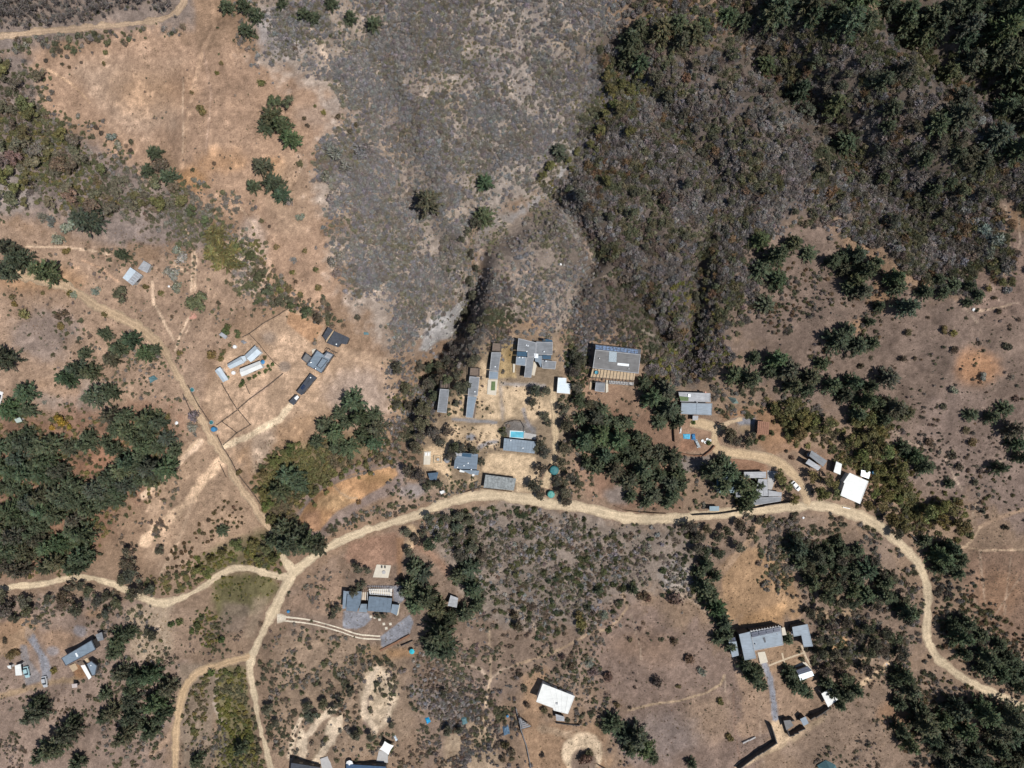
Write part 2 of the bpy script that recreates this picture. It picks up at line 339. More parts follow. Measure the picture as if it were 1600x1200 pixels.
paint([(1120,880),(1180,850),(1240,900),(1250,960),(1160,985),(1135,960)], (.40,.255,.14), 1, 7, 8); paint([(1150,960),(1225,945),(1225,975),(1150,985)], (.43,.255,.12), .6, 6, 8)
paint([(1155,1040),(1250,1040),(1270,1070),(1270,1120),(1215,1130),(1160,1150)], (.36,.245,.16), .95, 7, 8)
paint([(1197,1005),(1250,1005),(1258,1040),(1200,1050)], (.34,.225,.135), .9, 4, 5)
paint([(1205,1128),(1222,1124),(1232,1150),(1245,1140),(1300,1112),(1310,1100),(1318,1106),(1250,1155),(1200,1180),(1150,1205),(1150,1195),(1208,1158)], 'sand', .8, 2, 3)
paint([(1310,1100),(1440,1040),(1500,1080),(1450,1200),(1250,1220),(1230,1170)], (.275,.195,.135), .9, 8, 10); paint(ell(1400,1115,24,20), 'rust', .7, 10, 10)
for a, b in ((1320,960),(1305,1005),(1345,1030),(1280,960),(1300,935),(1310,900)): paint(ell(a, b, 16, 9), (.40,.285,.17), .8, 5, 8)
paint(ell(1308,1005,14,12), 'orange', .9, 4, 4)
paint([(640,1075),(720,1080),(740,1120),(690,1130)], (.36,.32,.29), .6, 8, 10); paint(ell(1055,900,24,26), 'rock', .45, 9, 12); paint([(1040,890),(1080,880),(1090,930),(1060,940)], (.42,.35,.27), .5, 7, 9)
paint([(820,1060),(850,1050),(850,1130),(940,1135),(960,1210),(826,1210),(815,1130)], (.38,.245,.145), .95, 6, 7)
paint(ell(910,1176,33,34), (.60,.46,.30), 1, 3, 4, .08); paint(ell(912,1192,21,24), (.29,.21,.15), 1, 3, 3); stroke([(890,1150),(868,1142),(845,1138)], 12, (.42,.30,.19), .9, 3, 4)
# lower left
paint([(-60,920),(210,930),(270,1000),(280,1100),(250,1220),(-60,1220)], (.325,.235,.175), .95, 8, 12)
paint(ell(20,990,40,26), 'orange', .6, 10, 10); paint([(112,1040),(130,1035),(136,1058),(118,1062)], (.40,.22,.11), .95, 3, 3); paint(ell(95,1000,30,16), 'orange', .4, 10, 10); paint(ell(150,960,20,10), 'orange', .5, 8, 8)
paint([(200,950),(270,945),(275,1010),(250,1040),(205,1020)], (.43,.325,.22), .95, 5, 7); paint([(265,955),(310,950),(320,1010),(270,1035)], (.335,.235,.16), .8, 6, 8)
paint([(330,900),(420,890),(440,920),(400,960),(330,970)], (.19,.17,.075), .9, 8, 10); paint([(350,940),(395,945),(380,990),(330,990)], (.30,.225,.16), .8, 6, 8)
paint([(340,1040),(385,1040),(400,1200),(340,1210)], (.19,.17,.08), .8, 6, 8); paint([(280,1040),(340,1040),(330,1200),(285,1200)], (.28,.215,.15), .8, 6, 8)
paint([(395,935),(420,930),(400,1000),(380,1000)], (.40,.30,.20), .7, 6, 6)
paint([(310,870),(420,820),(440,880),(330,900)], 'olive', .7, 8, 8); paint([(400,730),(520,680),(600,690),(480,760),(450,820),(405,800)], 'olive', .6, 10, 10)
# gravel drives, slabs and painted tracks
paint([(40,979),(50,982),(62,1010),(75,1030),(80,1045),(78,1067),(66,1065),(65,1048),(60,1025),(50,1008),(39,995)], 'gravel', .95, 1.5, 1.5, .08)
paint([(31,1007),(41,1008),(46,1030),(52,1040),(64,1055),(63,1065),(40,1071),(36,1048),(31,1020)], (.29,.26,.24), .95, 1.5, 1.5, .08)
paint(ell(82,1017,9,7), 'gravel', .6, 3, 3); paint(ell(125,985,12,10), 'gravel', .6, 3, 4); stroke([(45,985),(22,1004),(-10,1022)], 22, (.39,.26,.155), .8, 4, 4); stroke([(-5,1090),(30,1080),(80,1066),(120,1062)], 8, (.42,.29,.16), .7, 3, 3)
paint([(537,954),(575,958),(581,966),(570,978),(557,983),(536,981)], 'gravel', 1, 1, .8, .06)
paint([(594,995),(640,960),(646,972),(640,990),(599,1012),(596,1010)], 'gravel', 1, 1, .8, .06)
paint([(564,915),(630,915),(632,937),(626,942),(616,945),(614,920)], 'gravel', 1, 1, .8, .06)
stroke([(1194,1036),(1199,1048),(1204,1062),(1208,1092),(1212,1122)], 9, 'gravel', 1, 1, .8, .06)
stroke([(708,655),(740,657),(776,660)], 5, (.30,.29,.28), .9, 1, 1); stroke([(818,640),(822,655),(832,672)], 6, (.30,.28,.27), .8, 2, 2); stroke([(782,596),(784,625),(786,655)], 5, (.36,.31,.26), .6, 2, 2)
paint([(1140,655),(1180,652),(1180,664),(1158,664)], 'gravel', .9, 1.5, 1.5); paint([(1066,715),(1110,712),(1110,730),(1064,740)], 'grey', .8, 3, 4)
stroke([(788,600),(850,603)], 6, (.36,.34,.32), .7, 2, 2); paint(ell(735,683,8,6), 'gravel', .9, 1.5, 2); stroke([(748,700),(765,692),(778,690)], 6, 'gravel', .8, 2, 2)
TRK = (.47,.36,.25)
for pts, wd, c, op in [
  ([(330,-20),(333,20),(335,40),(324,62),(316,80),(300,150),(290,200),(284,260)], 7, (.42,.29,.19), .55), ([(75,108),(110,130),(140,160)], 3, (.46,.32,.2), .6), ([(285,120),(285,240)], 2, TRK, .5), ([(318,80),(330,150),(322,240)], 3, (.42,.3,.22), .4),
  ([(290,352),(297,380),(304,407),(303,430),(301,455)], 9, (.40,.29,.2), .7), ([(288,352),(294,380),(301,407),(300,430),(298,455)], 2, TRK, .9), ([(293,352),(300,380),(307,407),(306,430),(304,455)], 2, TRK, .9),
  ([(238,440),(240,475),(252,495),(262,515),(272,530)], 4, TRK, .7), ([(295,495),(282,525),(273,548)], 3, TRK, .8), ([(304,495),(285,530)], 2, TRK, .5), ([(40,385),(100,386),(150,393),(172,398)], 3, TRK, .8), ([(128,406),(160,420),(185,440)], 3, (.42,.28,.18), .7), ([(270,412),(295,428)], 2, TRK, .8), ([(362,310),(380,330),(400,355)], 2, TRK, .7),
  ([(312,690),(270,730),(225,776)], 11, (.48,.36,.25), .9), ([(310,688),(268,727)], 2, 'sand', .6), ([(345,722),(313,755),(296,782),(262,812),(225,848)], 16, (.48,.35,.23), .9), ([(300,780),(285,830),(250,900)], 6, (.42,.31,.21), .5), ([(352,697),(392,680),(436,655),(455,632)], 10, (.52,.40,.27), .9),
  ([(275,1128),(262,1155),(238,1178)], 9, (.38,.26,.17), .8), ([(246,975),(256,1000),(262,1020)], 3, TRK, .5), ([(340,1060),(336,1100),(345,1130)], 6, (.42,.34,.26), .6),
  ([(1600,796),(1570,806),(1545,816),(1531,824)], 6, (.33,.225,.145), .9), ([(1531,824),(1521,842),(1507,855),(1496,855)], 3.4, (.42,.30,.19), 1), ([(1508,854),(1535,860),(1600,859)], 2.4, (.42,.30,.19), .9), ([(1521,842),(1520,800),(1528,782)], 2, (.36,.27,.18), .7),
  ([(1570,320),(1574,350),(1580,400),(1573,425),(1556,436),(1545,438)], 3, (.38,.28,.19), .9), ([(1545,438),(1562,470),(1575,474),(1600,472)], 2, (.33,.24,.17), .6), ([(1521,483),(1535,486),(1580,476)], 2.4, (.40,.29,.19), .9), ([(1505,480),(1528,505)], 2, TRK, .4), ([(1590,320),(1594,380),(1590,400)], 2, TRK, .4),
  ([(1460,690),(1480,720),(1497,755),(1502,765)], 2, TRK, .6), ([(1380,665),(1420,690),(1455,705)], 2, TRK, .5), ([(1560,722),(1585,713),(1600,710)], 2, TRK, .6), ([(1530,860),(1540,940)], 2, TRK, .35), ([(1580,870),(1570,960)], 2, TRK, .3), ([(1520,930),(1545,980)], 2, TRK, .3), ([(1596,900),(1540,985)], 2, TRK, .25),
  ([(800,1040),(850,1025),(885,1010),(920,990),(950,983),(970,965),(980,950),(975,930),(968,912)], 4, (.38,.27,.17), .8), ([(980,1110),(1020,1100),(1060,1095),(1105,1082),(1125,1070),(1132,1055)], 3.4, (.40,.29,.18), .85), ([(1132,1055),(1133,1080)], 2, TRK, .5), ([(985,960),(1000,1010),(1002,1030)], 2, TRK, .4), ([(800,945),(830,970),(838,985)], 3, TRK, .4),
  ([(762,985),(765,1030),(767,1060),(762,1090),(758,1120),(762,1160)], 4, (.42,.31,.2), .75), ([(720,1035),(750,1045),(760,1058)], 3, TRK, .6), ([(770,1058),(785,1045),(800,1042)], 3, TRK, .6), ([(1134,888),(1150,868),(1170,845),(1190,812)], 9, (.37,.25,.155), .85), ([(1332,1078),(1360,1060),(1390,1038)], 9, (.46,.33,.2), .95),
  ([(575,1090),(572,1115),(570,1140)], 6, (.27,.19,.145), .8), ([(465,1150),(457,1185),(470,1195)], 3, (.25,.17,.11), .7), ([(510,1150),(490,1185)], 4, (.25,.18,.11), .7),
  ([(745,388),(770,395),(790,415),(815,425),(840,420)], 3, (.40,.29,.21), .8), ([(770,420),(800,428),(850,440)], 2.5, (.40,.29,.21), .7), ([(785,445),(815,452),(830,450)], 2.5, (.40,.29,.21), .8), ([(800,450),(830,465),(850,480)], 6, (.36,.27,.19), .8), ([(810,470),(845,478),(858,495)], 5, (.4,.29,.2), .8), ([(780,345),(800,352)], 2, TRK, .6), ([(775,380),(800,385),(830,383)], 2, TRK, .5),
  ([(912,380),(928,405),(930,415)], 5, (.36,.27,.2), .8), ([(880,330),(890,350),(905,378)], 6, (.34,.30,.25), .7), ([(1005,515),(1035,535),(1065,550)], 6, (.33,.27,.2), .7), ([(1265,250),(1290,247),(1300,262)], 6, (.36,.26,.18), .7),
  ([(790,80),(800,150),(830,230)], 6, (.46,.37,.28), .4), ([(470,30),(500,70),(520,110)], 8, (.47,.37,.27), .5), ([(870,0),(900,20),(905,40)], 14, (.44,.34,.26), .6), ([(898,108),(905,122)], 8, 'sand', .8), ([(920,440),(950,430),(985,440),(1000,455)], 2, TRK, .4),
  ([(1178,1020),(1186,1080),(1192,1200)], 2, TRK, .25), ([(1145,1080),(1150,1150),(1160,1200)], 3, (.25,.16,.11), .6), ([(1040,920),(1075,935),(1110,960)], 3, TRK, .5), ([(870,1150),(900,1140),(940,1160),(948,1200)], 2, (.40,.29,.19), .5)]:
    stroke(pts, wd, tuple(min(.6, q * 1.22) for q in c) if not isinstance(c, str) else c, min(1, op * 1.15), max(.9, wd * .18), max(1, wd * .2))
for pts, wd in (([(470,1188),(479,1152),(498,1126),(522,1108)], 10), ([(532,1122),(517,1158),(492,1192)], 11), ([(453,1182),(461,1142),(476,1114)], 8), ([(588,1046),(573,1078),(569,1114),(586,1142)], 11), ([(602,1052),(614,1086),(606,1122)], 9)): stroke(pts, wd, (.60,.47,.32), .95, 2, 3)
# rut pairs in the pale strips of the cottage drive
# fine mottling of everything
Cg *= (0.86 + .28 * nA)[:, None]; Cg *= (1 + .22 * (nC - .5) + .25 * (nB - .5))[:, None]
sp = sstep(.60, .72, fbm(GX + 900, GY, 1.3, 2)); Cg *= (1 - .16 * sp)[:, None]
lum = Cg.max(1); kf = .78 + .10 * sstep(1060, 1330, PU) * (1 - sstep(760, 860, PV)); kf = kf + (1 - kf) * sstep(.45, .56, lum)
Cg *= kf[:, None] * np.array([.985, .995, 1.065])[None]
wl = (1 - sstep(560, 800, PU)) * (1 - sstep(820, 950, PV)); Cg *= 1 + wl[:, None] * np.array([.07, .02, -.03])[None]
st = sstep(.52, .70, fbm(GX - 700, GY + 300, .9, 2)); Cg *= (1 + .20 * (st - .2))[:, None]
Cg = np.clip(Cg, .02, .8)
ny, nx = len(gy), len(gx)
me = bpy.data.meshes.new('ground'); me.vertices.add(len(GX)); me.vertices.foreach_set('co', np.stack([GX, GY, GZ], 1).astype(np.float32).ravel())
ii = (np.arange(ny - 1)[:, None] * nx + np.arange(nx - 1)[None]).ravel()
Q = np.stack([ii, ii + 1, ii + nx + 1, ii + nx], 1).astype(np.int32)
me.loops.add(Q.size); me.loops.foreach_set('vertex_index', Q.ravel()); me.polygons.add(len(Q))
me.polygons.foreach_set('loop_start', np.arange(0, Q.size, 4, dtype=np.int32)); me.polygons.foreach_set('use_smooth', np.ones(len(Q), bool)); me.update(calc_edges=True)
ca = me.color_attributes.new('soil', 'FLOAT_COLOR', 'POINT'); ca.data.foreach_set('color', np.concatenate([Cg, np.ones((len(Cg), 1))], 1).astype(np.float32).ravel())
def soilmat(name, bump=.5):
    m, t, b = nodes(name); N, L = t.nodes.new, t.links.new
    a = N('ShaderNodeVertexColor'); a.layer_name = 'soil'; tc = N('ShaderNodeTexCoord')
    def noi(sc, det, lo, hi, fm=.3, fM=.7):
        n = N('ShaderNodeTexNoise'); n.inputs['Scale'].default_value = sc; n.inputs['Detail'].default_value = det; n.inputs['Roughness'].default_value = .7; L(tc.outputs['Object'], n.inputs['Vector'])
        r = N('ShaderNodeMapRange'); r.inputs['From Min'].default_value = fm; r.inputs['From Max'].default_value = fM; r.inputs['To Min'].default_value = lo; r.inputs['To Max'].default_value = hi; L(n.outputs['Fac'], r.inputs['Value']); return n, r
    n1, r1 = noi(2.6, 8, .56, 1.44); n2, r2 = noi(.55, 6, .84, 1.16)
    def mul(x, y):
        mm = N('ShaderNodeMix'); mm.data_type = 'RGBA'; mm.blend_type = 'MULTIPLY'; mm.inputs['Factor'].default_value = 1; L(x, mm.inputs['A']); L(y, mm.inputs['B']); return mm.outputs['Result']
    L(mul(mul(a.outputs['Color'], r1.outputs[0]), r2.outputs[0]), b.inputs['Base Color'])
    b.inputs['Roughness'].default_value = .95; b.inputs['Specular IOR Level'].default_value = .1
    bp = N('ShaderNodeBump'); bp.inputs['Strength'].default_value = bump; bp.inputs['Distance'].default_value = .25; L(n1.outputs['Fac'], bp.inputs['Height']); L(bp.outputs[0], b.inputs['Normal'])
    return m
SOILM = soilmat('soil', .55); ROADM = soilmat('road_dust', .25); me.materials.append(SOILM)
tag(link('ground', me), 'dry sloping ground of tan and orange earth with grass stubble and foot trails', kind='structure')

# ------------------------------------------------------------------ dirt roads as sheets lying on the ground
def smooth(pts, n=6):
    P = np.array([p if len(p) > 2 else (*p, 0) for p in pts], float); out = []
    for i in range(len(P) - 1):
        p0, p1, p2, p3 = P[max(i - 1, 0)], P[i], P[i + 1], P[min(i + 2, len(P) - 1)]
        for k in range(n):
            t = k / n; out.append(.5 * ((2 * p1) + (p2 - p0) * t + (2 * p0 - 5 * p1 + 4 * p2 - p3) * t * t + (3 * p1 - p0 - 3 * p2 + p3) * t ** 3))
    out.append(P[-1]); return np.array(out)
ROADS = []
def road(name, label, pts, col, ruts=.13, rag=.42, mott=.2, up=.07, nc=11):
    S = smooth(pts, 8); W = at_many(S[:, :2]); wd = S[:, 2] * (H - W[:, 2]) / F
    T = np.gradient(W[:, :2], axis=0); T /= np.linalg.norm(T, axis=1)[:, None] + 1e-9; Nn = np.stack([-T[:, 1], T[:, 0]], 1)
    L0 = np.concatenate([[0], np.cumsum(np.linalg.norm(np.diff(W[:, :2], axis=0), axis=1))]); n = max(4, int(L0[-1] / .7)); s = np.linspace(0, L0[-1], n)
    ip = lambda a: np.interp(s, L0, a)
    cx, cy, wx, nxx, nyy = ip(W[:, 0]), ip(W[:, 1]), ip(wd), ip(Nn[:, 0]), ip(Nn[:, 1])
    e1 = (fbm(cx, cy, 2.5, 3) - .5) * 2 * rag * 2 + (fbm(cx, cy, 11, 2) - .5) * rag * 2; e2 = (fbm(cx + 500, cy, 2.5, 3) - .5) * 2 * rag * 2 + (fbm(cx + 500, cy, 11, 2) - .5) * rag * 2
    q = np.linspace(-1, 1, nc); off = np.where(q[None] < 0, q[None] * (wx / 2 + e1)[:, None], q[None] * (wx / 2 + e2)[:, None])
    X = (cx[:, None] + nxx[:, None] * off).ravel(); Y = (cy[:, None] + nyy[:, None] * off).ravel()
    g = np.abs(np.tile(q, n)); Z = height(X, Y) + up * (1.25 - g ** 4)
    rut = np.exp(-((g - .42) / .16) ** 2); f = 1 + ruts * (rut - .5) + mott * 2.2 * (fbm(X, Y, 7, 4) - .5) + .16 * (fbm(X, Y, 1.2, 2) - .5) + .10 * (fbm(X, Y, 26, 2) - .5)
    C = np.array(SOIL[col] if isinstance(col, str) else col)[None] * f[:, None]; eg = (sstep(.6, 1, g + (fbm(X, Y, 1.8, 3) - .5) * .7) * (.75 if wd.mean() > 1.5 else 0))[:, None]; C = C * (1 - eg) + np.array([.285, .215, .15])[None] * eg
    me = bpy.data.meshes.new(name); ii = (np.arange(n - 1)[:, None] * nc + np.arange(nc - 1)[None]).ravel()
    me.from_pydata(np.stack([X, Y, Z], 1).tolist(), [], np.stack([ii + nc, ii + nc + 1, ii + 1, ii], 1).tolist())
    if me.polygons[0].normal.z < 0: me.flip_normals()
    me.polygons.foreach_set('use_smooth', np.ones(len(me.polygons), bool))
    ca = me.color_attributes.new('soil', 'FLOAT_COLOR', 'POINT'); ca.data.foreach_set('color', np.concatenate([C, np.ones((len(C), 1))], 1).astype(np.float32).ravel())
    me.materials.append(ROADM); ROADS.append(np.stack([cx, cy, wx], 1))
    return tag(link(name, me), label, kind='structure')
RC = (.535, .425, .29)
MAIN = [(1640,1118,13),(1600,1105,13),(1560,1086,13),(1520,1067,13),(1490,1049,14),(1466,1030,14),(1453,1010,15),(1447,985,15),(1449,958,14),(1450,930,14),(1445,905,15),(1430,876,16),(1405,848,17),(1375,824,18),(1345,807,18),(1310,796,17),(1275,791,16),(1230,793,17),(1190,797,17),(1150,801,16),(1100,806,16),(1050,810,16),(1000,810,17),(950,803,18),(905,793,18),(870,789,18),(835,782,18),(800,776,18),(765,774,18),(735,777,17),(700,786,16),(670,798,15),(640,809,13),(600,821,13),(560,834,14),(520,852,15),(490,871,15),(470,886,15),(455,901,16),(442,925,15),(430,950,16),(418,975,14),(405,1000,13),(396,1020,14),(391,1045,12),(396,1080,10),(403,1120,9),(410,1150,9),(418,1180,10),(428,1225,10)]
road('dirt_road', 'pale main dirt road curving right across the hillside', MAIN, RC)
road('dirt_road', 'pale dirt lane running left from the road junction to the left edge', [(454,903,12),(425,898,10),(395,889,9),(370,888,9),(345,897,9),(320,915,9),(290,932,10),(265,941,13),(245,942,13),(225,935,10),(205,925,9),(175,913,9),(150,904,9),(120,902,9),(90,908,9),(60,914,10),(30,916,11),(-30,922,11)], RC)
road('dirt_road', 'short pale wedge of dirt road by the dark pines at the junction', [(462,895,14),(450,884,15),(440,866,8)], RC, 0)
road('dirt_road', 'orange dirt road curving down to the bottom edge at lower left', [(396,1026,13),(365,1032,12),(335,1042,12),(310,1052,13),(292,1070,14),(284,1090,13),(277,1125,11),(274,1160,12),(273,1230,12)], (.46, .325, .20), .2)
road('dirt_road', 'tan dirt road running down from the left edge past the fenced compound', [(-30,415,16),(20,426,16),(40,431,15),(70,438,16),(110,452,16),(150,477,15),(190,497,14),(220,514,14),(245,536,15),(262,560,14),(280,590,13),(297,620,13),(316,655,12),(335,690,12),(352,720,12),(370,750,11),(390,778,10),(408,805,9),(424,833,8)], (.44, .32, .21), .2, .7, .22)
road('dirt_road', 'orange dirt track along the top left edge of the clearing', [(-30,60,9),(0,57,9),(40,53,9),(80,49,9),(120,46,10),(160,42,9),(200,38,8),(240,32,9),(270,22,8),(285,6,8),(293,-25,8)], (.40, .29, .20), .2, .6, .25)
road('driveway', 'sandy driveway from the road yard up past the lodge', [(850,762,15),(858,735,12),(866,715,9),(868,690,9),(867,660,8),(865,630,8),(862,606,9)], (.47, .36, .235), .15, .35)
road('driveway', 'wide sandy drive looping from the road past the house with the pool cover', [(1262,792,16),(1257,770,14),(1247,750,14),(1230,733,17),(1208,719,18),(1180,712,17),(1150,709,18),(1122,703,18),(1117,685,11),(1117,672,14),(1100,663,16),(1078,660,14)], (.50, .37, .235), .1, .3)
road('driveway', 'sandy spur leading to the slab beside the rust roofed shed', [(1116,674,12),(1130,664,9),(1145,658,8),(1160,656,6)], (.48, .36, .24), .05, .3)
road('driveway', 'thin upper concrete wheel strip of the cottage drive', [(446,964,2.6),(475,967,2.2),(500,972.5,2.2),(530,981,2.2),(560,991,2.2),(594,994,2.2)], (.66, .58, .46), 0, .06, .05, .09, 5)
road('driveway', 'thin lower concrete wheel strip of the cottage drive', [(446,970,2.6),(475,973,2.2),(500,978,2.2),(530,986.5,2.2),(562,997,2.2),(595,999,2.2)], (.66, .58, .46), 0, .06, .05, .09, 5)
road('driveway', 'pale concrete mouth where the cottage drive leaves the road', [(433,966,16),(441,966,13),(447,967,9)], (.55, .48, .38), 0, .1, .05, .09, 7)

# ------------------------------------------------------------------ vegetation meshes
def quadmesh(name, V, var, m=None):
    """V: (n,4,3) separate quads, var: (n,) or (n,3) brightness of each"""
    n = len(V); me = bpy.data.meshes.new(name); me.vertices.add(4 * n); me.vertices.foreach_set('co', V.astype(np.float32).ravel())
    me.loops.add(4 * n); me.loops.foreach_set('vertex_index', np.arange(4 * n, dtype=np.int32)); me.polygons.add(n); me.polygons.foreach_set('loop_start', np.arange(0, 4 * n, 4, dtype=np.int32)); me.update(calc_edges=True)
    var = np.asarray(var, float); var = var[:, None].repeat(3, 1) if var.ndim == 1 else var
    c = np.concatenate([var, np.ones((n, 1))], 1).repeat(4, 0)
    a = me.color_attributes.new('var', 'FLOAT_COLOR', 'POINT'); a.data.foreach_set('color', c.astype(np.float32).ravel())
    me.materials.append(m or LEAF); return me
def unit(v): return v / (np.linalg.norm(v, axis=-1, keepdims=True) + 1e-9)
def blades(P, D, Nn, ln, wd):
    """rhombus blades starting at P along D, lying across Nn"""
    S = unit(np.cross(D, Nn)); ln = np.asarray(ln)[:, None]; wd = np.asarray(wd)[:, None]
    return np.stack([P, P + D * ln * .45 + S * wd, P + D * ln, P + D * ln * .45 - S * wd], 1)
def pine_mesh(seed, hh=2.3, droop=.18, whorls=11, dens=1.0, wid=.085, lean=0):
    """a conifer of crown radius 1 and height hh: whorls of branches that carry tufts of needle sprays"""
    r = np.random.RandomState(seed); P = []; D = []; L = []; Wd = []; C = []; az0 = r.rand() * 6
    for k in range(whorls):
        t = .10 + .88 * (k / (whorls - 1)) ** .9; z = hh * t
        rad = (1 - t) ** .72 * (1.02 if t > .2 else .9) + .05
        nb = int(round((6.4 - 3 * t) * dens)) + (1 if r.rand() < .5 else 0); az0 += 1.1
        for b in range(max(3, nb)):
            if r.rand() < .06: continue
            az = az0 + 6.2832 * b / max(3, nb) + r.normal(0, .22); ln = rad * r.uniform(.55, 1.2)
            el = r.normal(.18 + .5 * t, .1); d = np.array([math.cos(az), math.sin(az), 0.0]); cb = r.uniform(.6, 1.4)
            ns = max(3, int(3 + 5 * ln))
            for s in range(ns):
                u = (s + .7) / ns; p = d * ln * u + np.array([0, 0, z + ln * u * math.tan(el) - droop * ln * u * u * 1.5])
                nt_ = 5 if s < ns - 1 else 7
                for q in range(nt_):
                    a2 = az + r.normal(0, .55 if s < ns - 1 else .3); e2 = r.normal(.22, .32)
                    P.append(p + r.normal(0, .025, 3)); D.append([math.cos(a2) * math.cos(e2), math.sin(a2) * math.cos(e2), math.sin(e2)]); L.append(r.uniform(.17, .34) * (.75 + .45 * rad)); Wd.append(wid * r.uniform(.35, .62)); C.append(cb * r.uniform(.75, 1.28))
    for q in range(14):
        a2 = r.rand() * 6.28; e2 = r.uniform(.5, 1.4); P.append([0, 0, hh * .97]); D.append([math.cos(a2) * math.cos(e2), math.sin(a2) * math.cos(e2), math.sin(e2)]); L.append(r.uniform(.12, .26)); Wd.append(wid * .45); C.append(r.uniform(.9, 1.3))
    P = np.array(P); D = unit(np.array(D)); Nn = unit(np.array([0, 0, 1.0]) + r.normal(0, .5, D.shape))
    C = np.array(C); V = blades(P, D, Nn, np.array(L), np.array(Wd))
    hue = np.stack([C * r.uniform(.85, 1.25, len(C)), C, C * r.uniform(.8, 1.1, len(C))], 1)
    return quadmesh('pine_crown', V, hue)
def clump_mesh(name, seed, nclump=9, per=34, leaf=.16, top=1.2, zc=.75, flat=.7, cr=.42, spread=.62, jag=.25, twig=False):
    """broad crown or bush of radius about 1 built from leaf clumps, gaps between them"""
    r = np.random.RandomState(seed); Vs = []; Cs = []
    for k in range(nclump):
        a = r.rand() * 6.2832; q = spread * math.sqrt(r.rand()) * (1 if k else .1); c = np.array([q * math.cos(a), q * math.sin(a) * r.uniform(.8, 1), zc + (top - zc) * (1 - (q / max(spread, .01)) ** 2) * r.uniform(.5, 1.1) - r.uniform(0, .2)])
        R0 = cr * r.uniform(.6, 1.25); cb = r.uniform(.7, 1.3); n = int(per * r.uniform(.7, 1.3)); d = unit(r.normal(0, 1, (n, 3))); d[:, 2] = np.where(d[:, 2] < -.3, -d[:, 2], d[:, 2])
        P = c + d * R0 * (r.uniform(.45, 1.0, (n, 1)) + jag * r.normal(0, .5, (n, 1))) * np.array([1, 1, flat]); P[:, 2] = np.maximum(P[:, 2], .03)
        Nn = unit(d + r.normal(0, .55, d.shape)); D = unit(np.cross(Nn, r.normal(0, 1, d.shape)))
        if twig: D = unit(d * 1.0 + r.normal(0, .45, d.shape)); Nn = unit(np.cross(D, r.normal(0, 1, d.shape)))
        ln = leaf * r.uniform(.7, 1.4, n) * (2.0 if twig else 1); wd = leaf * r.uniform(.3, .55, n) * (.42 if twig else 1)
        Vs.append(blades(P - D * ln[:, None] * .5, D, Nn, ln, wd)); Cs.append(cb * r.uniform(.72, 1.3, n))
    V = np.concatenate(Vs); C = np.concatenate(Cs)
    return quadmesh(name, V, np.stack([C * r.uniform(.9, 1.15, len(C)), C, C * r.uniform(.85, 1.1, len(C))], 1))
def trunk_mesh(name, seed, hh, r0, limbs=0, zl=.5, sp=.5):
    r = np.random.RandomState(seed); m = MB(); p = Vector((0, 0, -.12)); n = 5
    for k in range(n):
        q = Vector((r.normal(0, .03), r.normal(0, .03), hh * (k + 1) / n)); ra, rb = r0 * (1 - .8 * k / n), r0 * (1 - .8 * (k + 1) / n)
        ring = lambda c, rr: [c + Vector((rr * math.cos(6.2832 * j / 6), rr * math.sin(6.2832 * j / 6), 0)) for j in range(6)]
        m.add(ring(p, ra) + ring(q, rb), [(j, (j + 1) % 6, 6 + (j + 1) % 6, 6 + j) for j in range(6)]); p = q
    for k in range(limbs):
        a = 6.2832 * k / limbs + r.normal(0, .3); b = Vector((sp * math.cos(a), sp * math.sin(a), hh * r.uniform(.8, 1.1)))
        m.bar((0, 0, hh * zl * r.uniform(.5, 1)), b, r0 * .33, n=4)
    return m.mesh(name, BARK)
PINES = [pine_mesh(100 + k, hh=[2.1, 2.5, 1.8, 2.3, 2.7, 2.0, 2.2, 1.7][k], droop=[.1, .22, .15, .3, .2, .12, .25, .05][k], whorls=[10, 12, 9, 11, 13, 10, 11, 9][k], dens=[1.1, 1, 1.25, 1, 1, 1.2, 1.1, 1.3][k]) for k in range(8)]
PTRUNK = trunk_mesh('trunk', 1, 1.75, .055)
BROADS = [clump_mesh('broad_crown', 200 + k, nclump=[13, 16, 11, 15, 18, 12][k], per=62, leaf=.15, top=1.75, zc=1.0, flat=.7, cr=.36, spread=.72) for k in range(6)]
BTRUNK = trunk_mesh('trunk', 2, 1.15, .07, 6, .55, .5)
ROUND = [clump_mesh('round_crown', 230 + k, nclump=24, per=52, leaf=.12, top=1.25, zc=.55, flat=.75, cr=.34, spread=.68, jag=.1) for k in range(2)]
SHRUBS = [clump_mesh('shrub', 240 + k, nclump=[7, 9, 6, 8][k], per=36, leaf=.24, top=.85, zc=.35, flat=.75, cr=.44, spread=.55) for k in range(4)]
TWIGS = [clump_mesh('twig_bush', 260 + k, nclump=[7, 9, 6, 8, 10][k], per=42, leaf=.23, top=.75, zc=.3, flat=.7, cr=.46, spread=.58, twig=True) for k in range(5)]
TUFTS = [clump_mesh('grass_tuft', 280 + k, nclump=2, per=13, leaf=.5, top=.35, zc=.2, flat=.5, cr=.6, spread=.3, twig=True) for k in range(3)]
THIN = [clump_mesh('bare_tree', 290 + k, nclump=4, per=15, leaf=.34, top=2.6, zc=1.2, flat=1.6, cr=.45, spread=.35, twig=True) for k in range(3)]

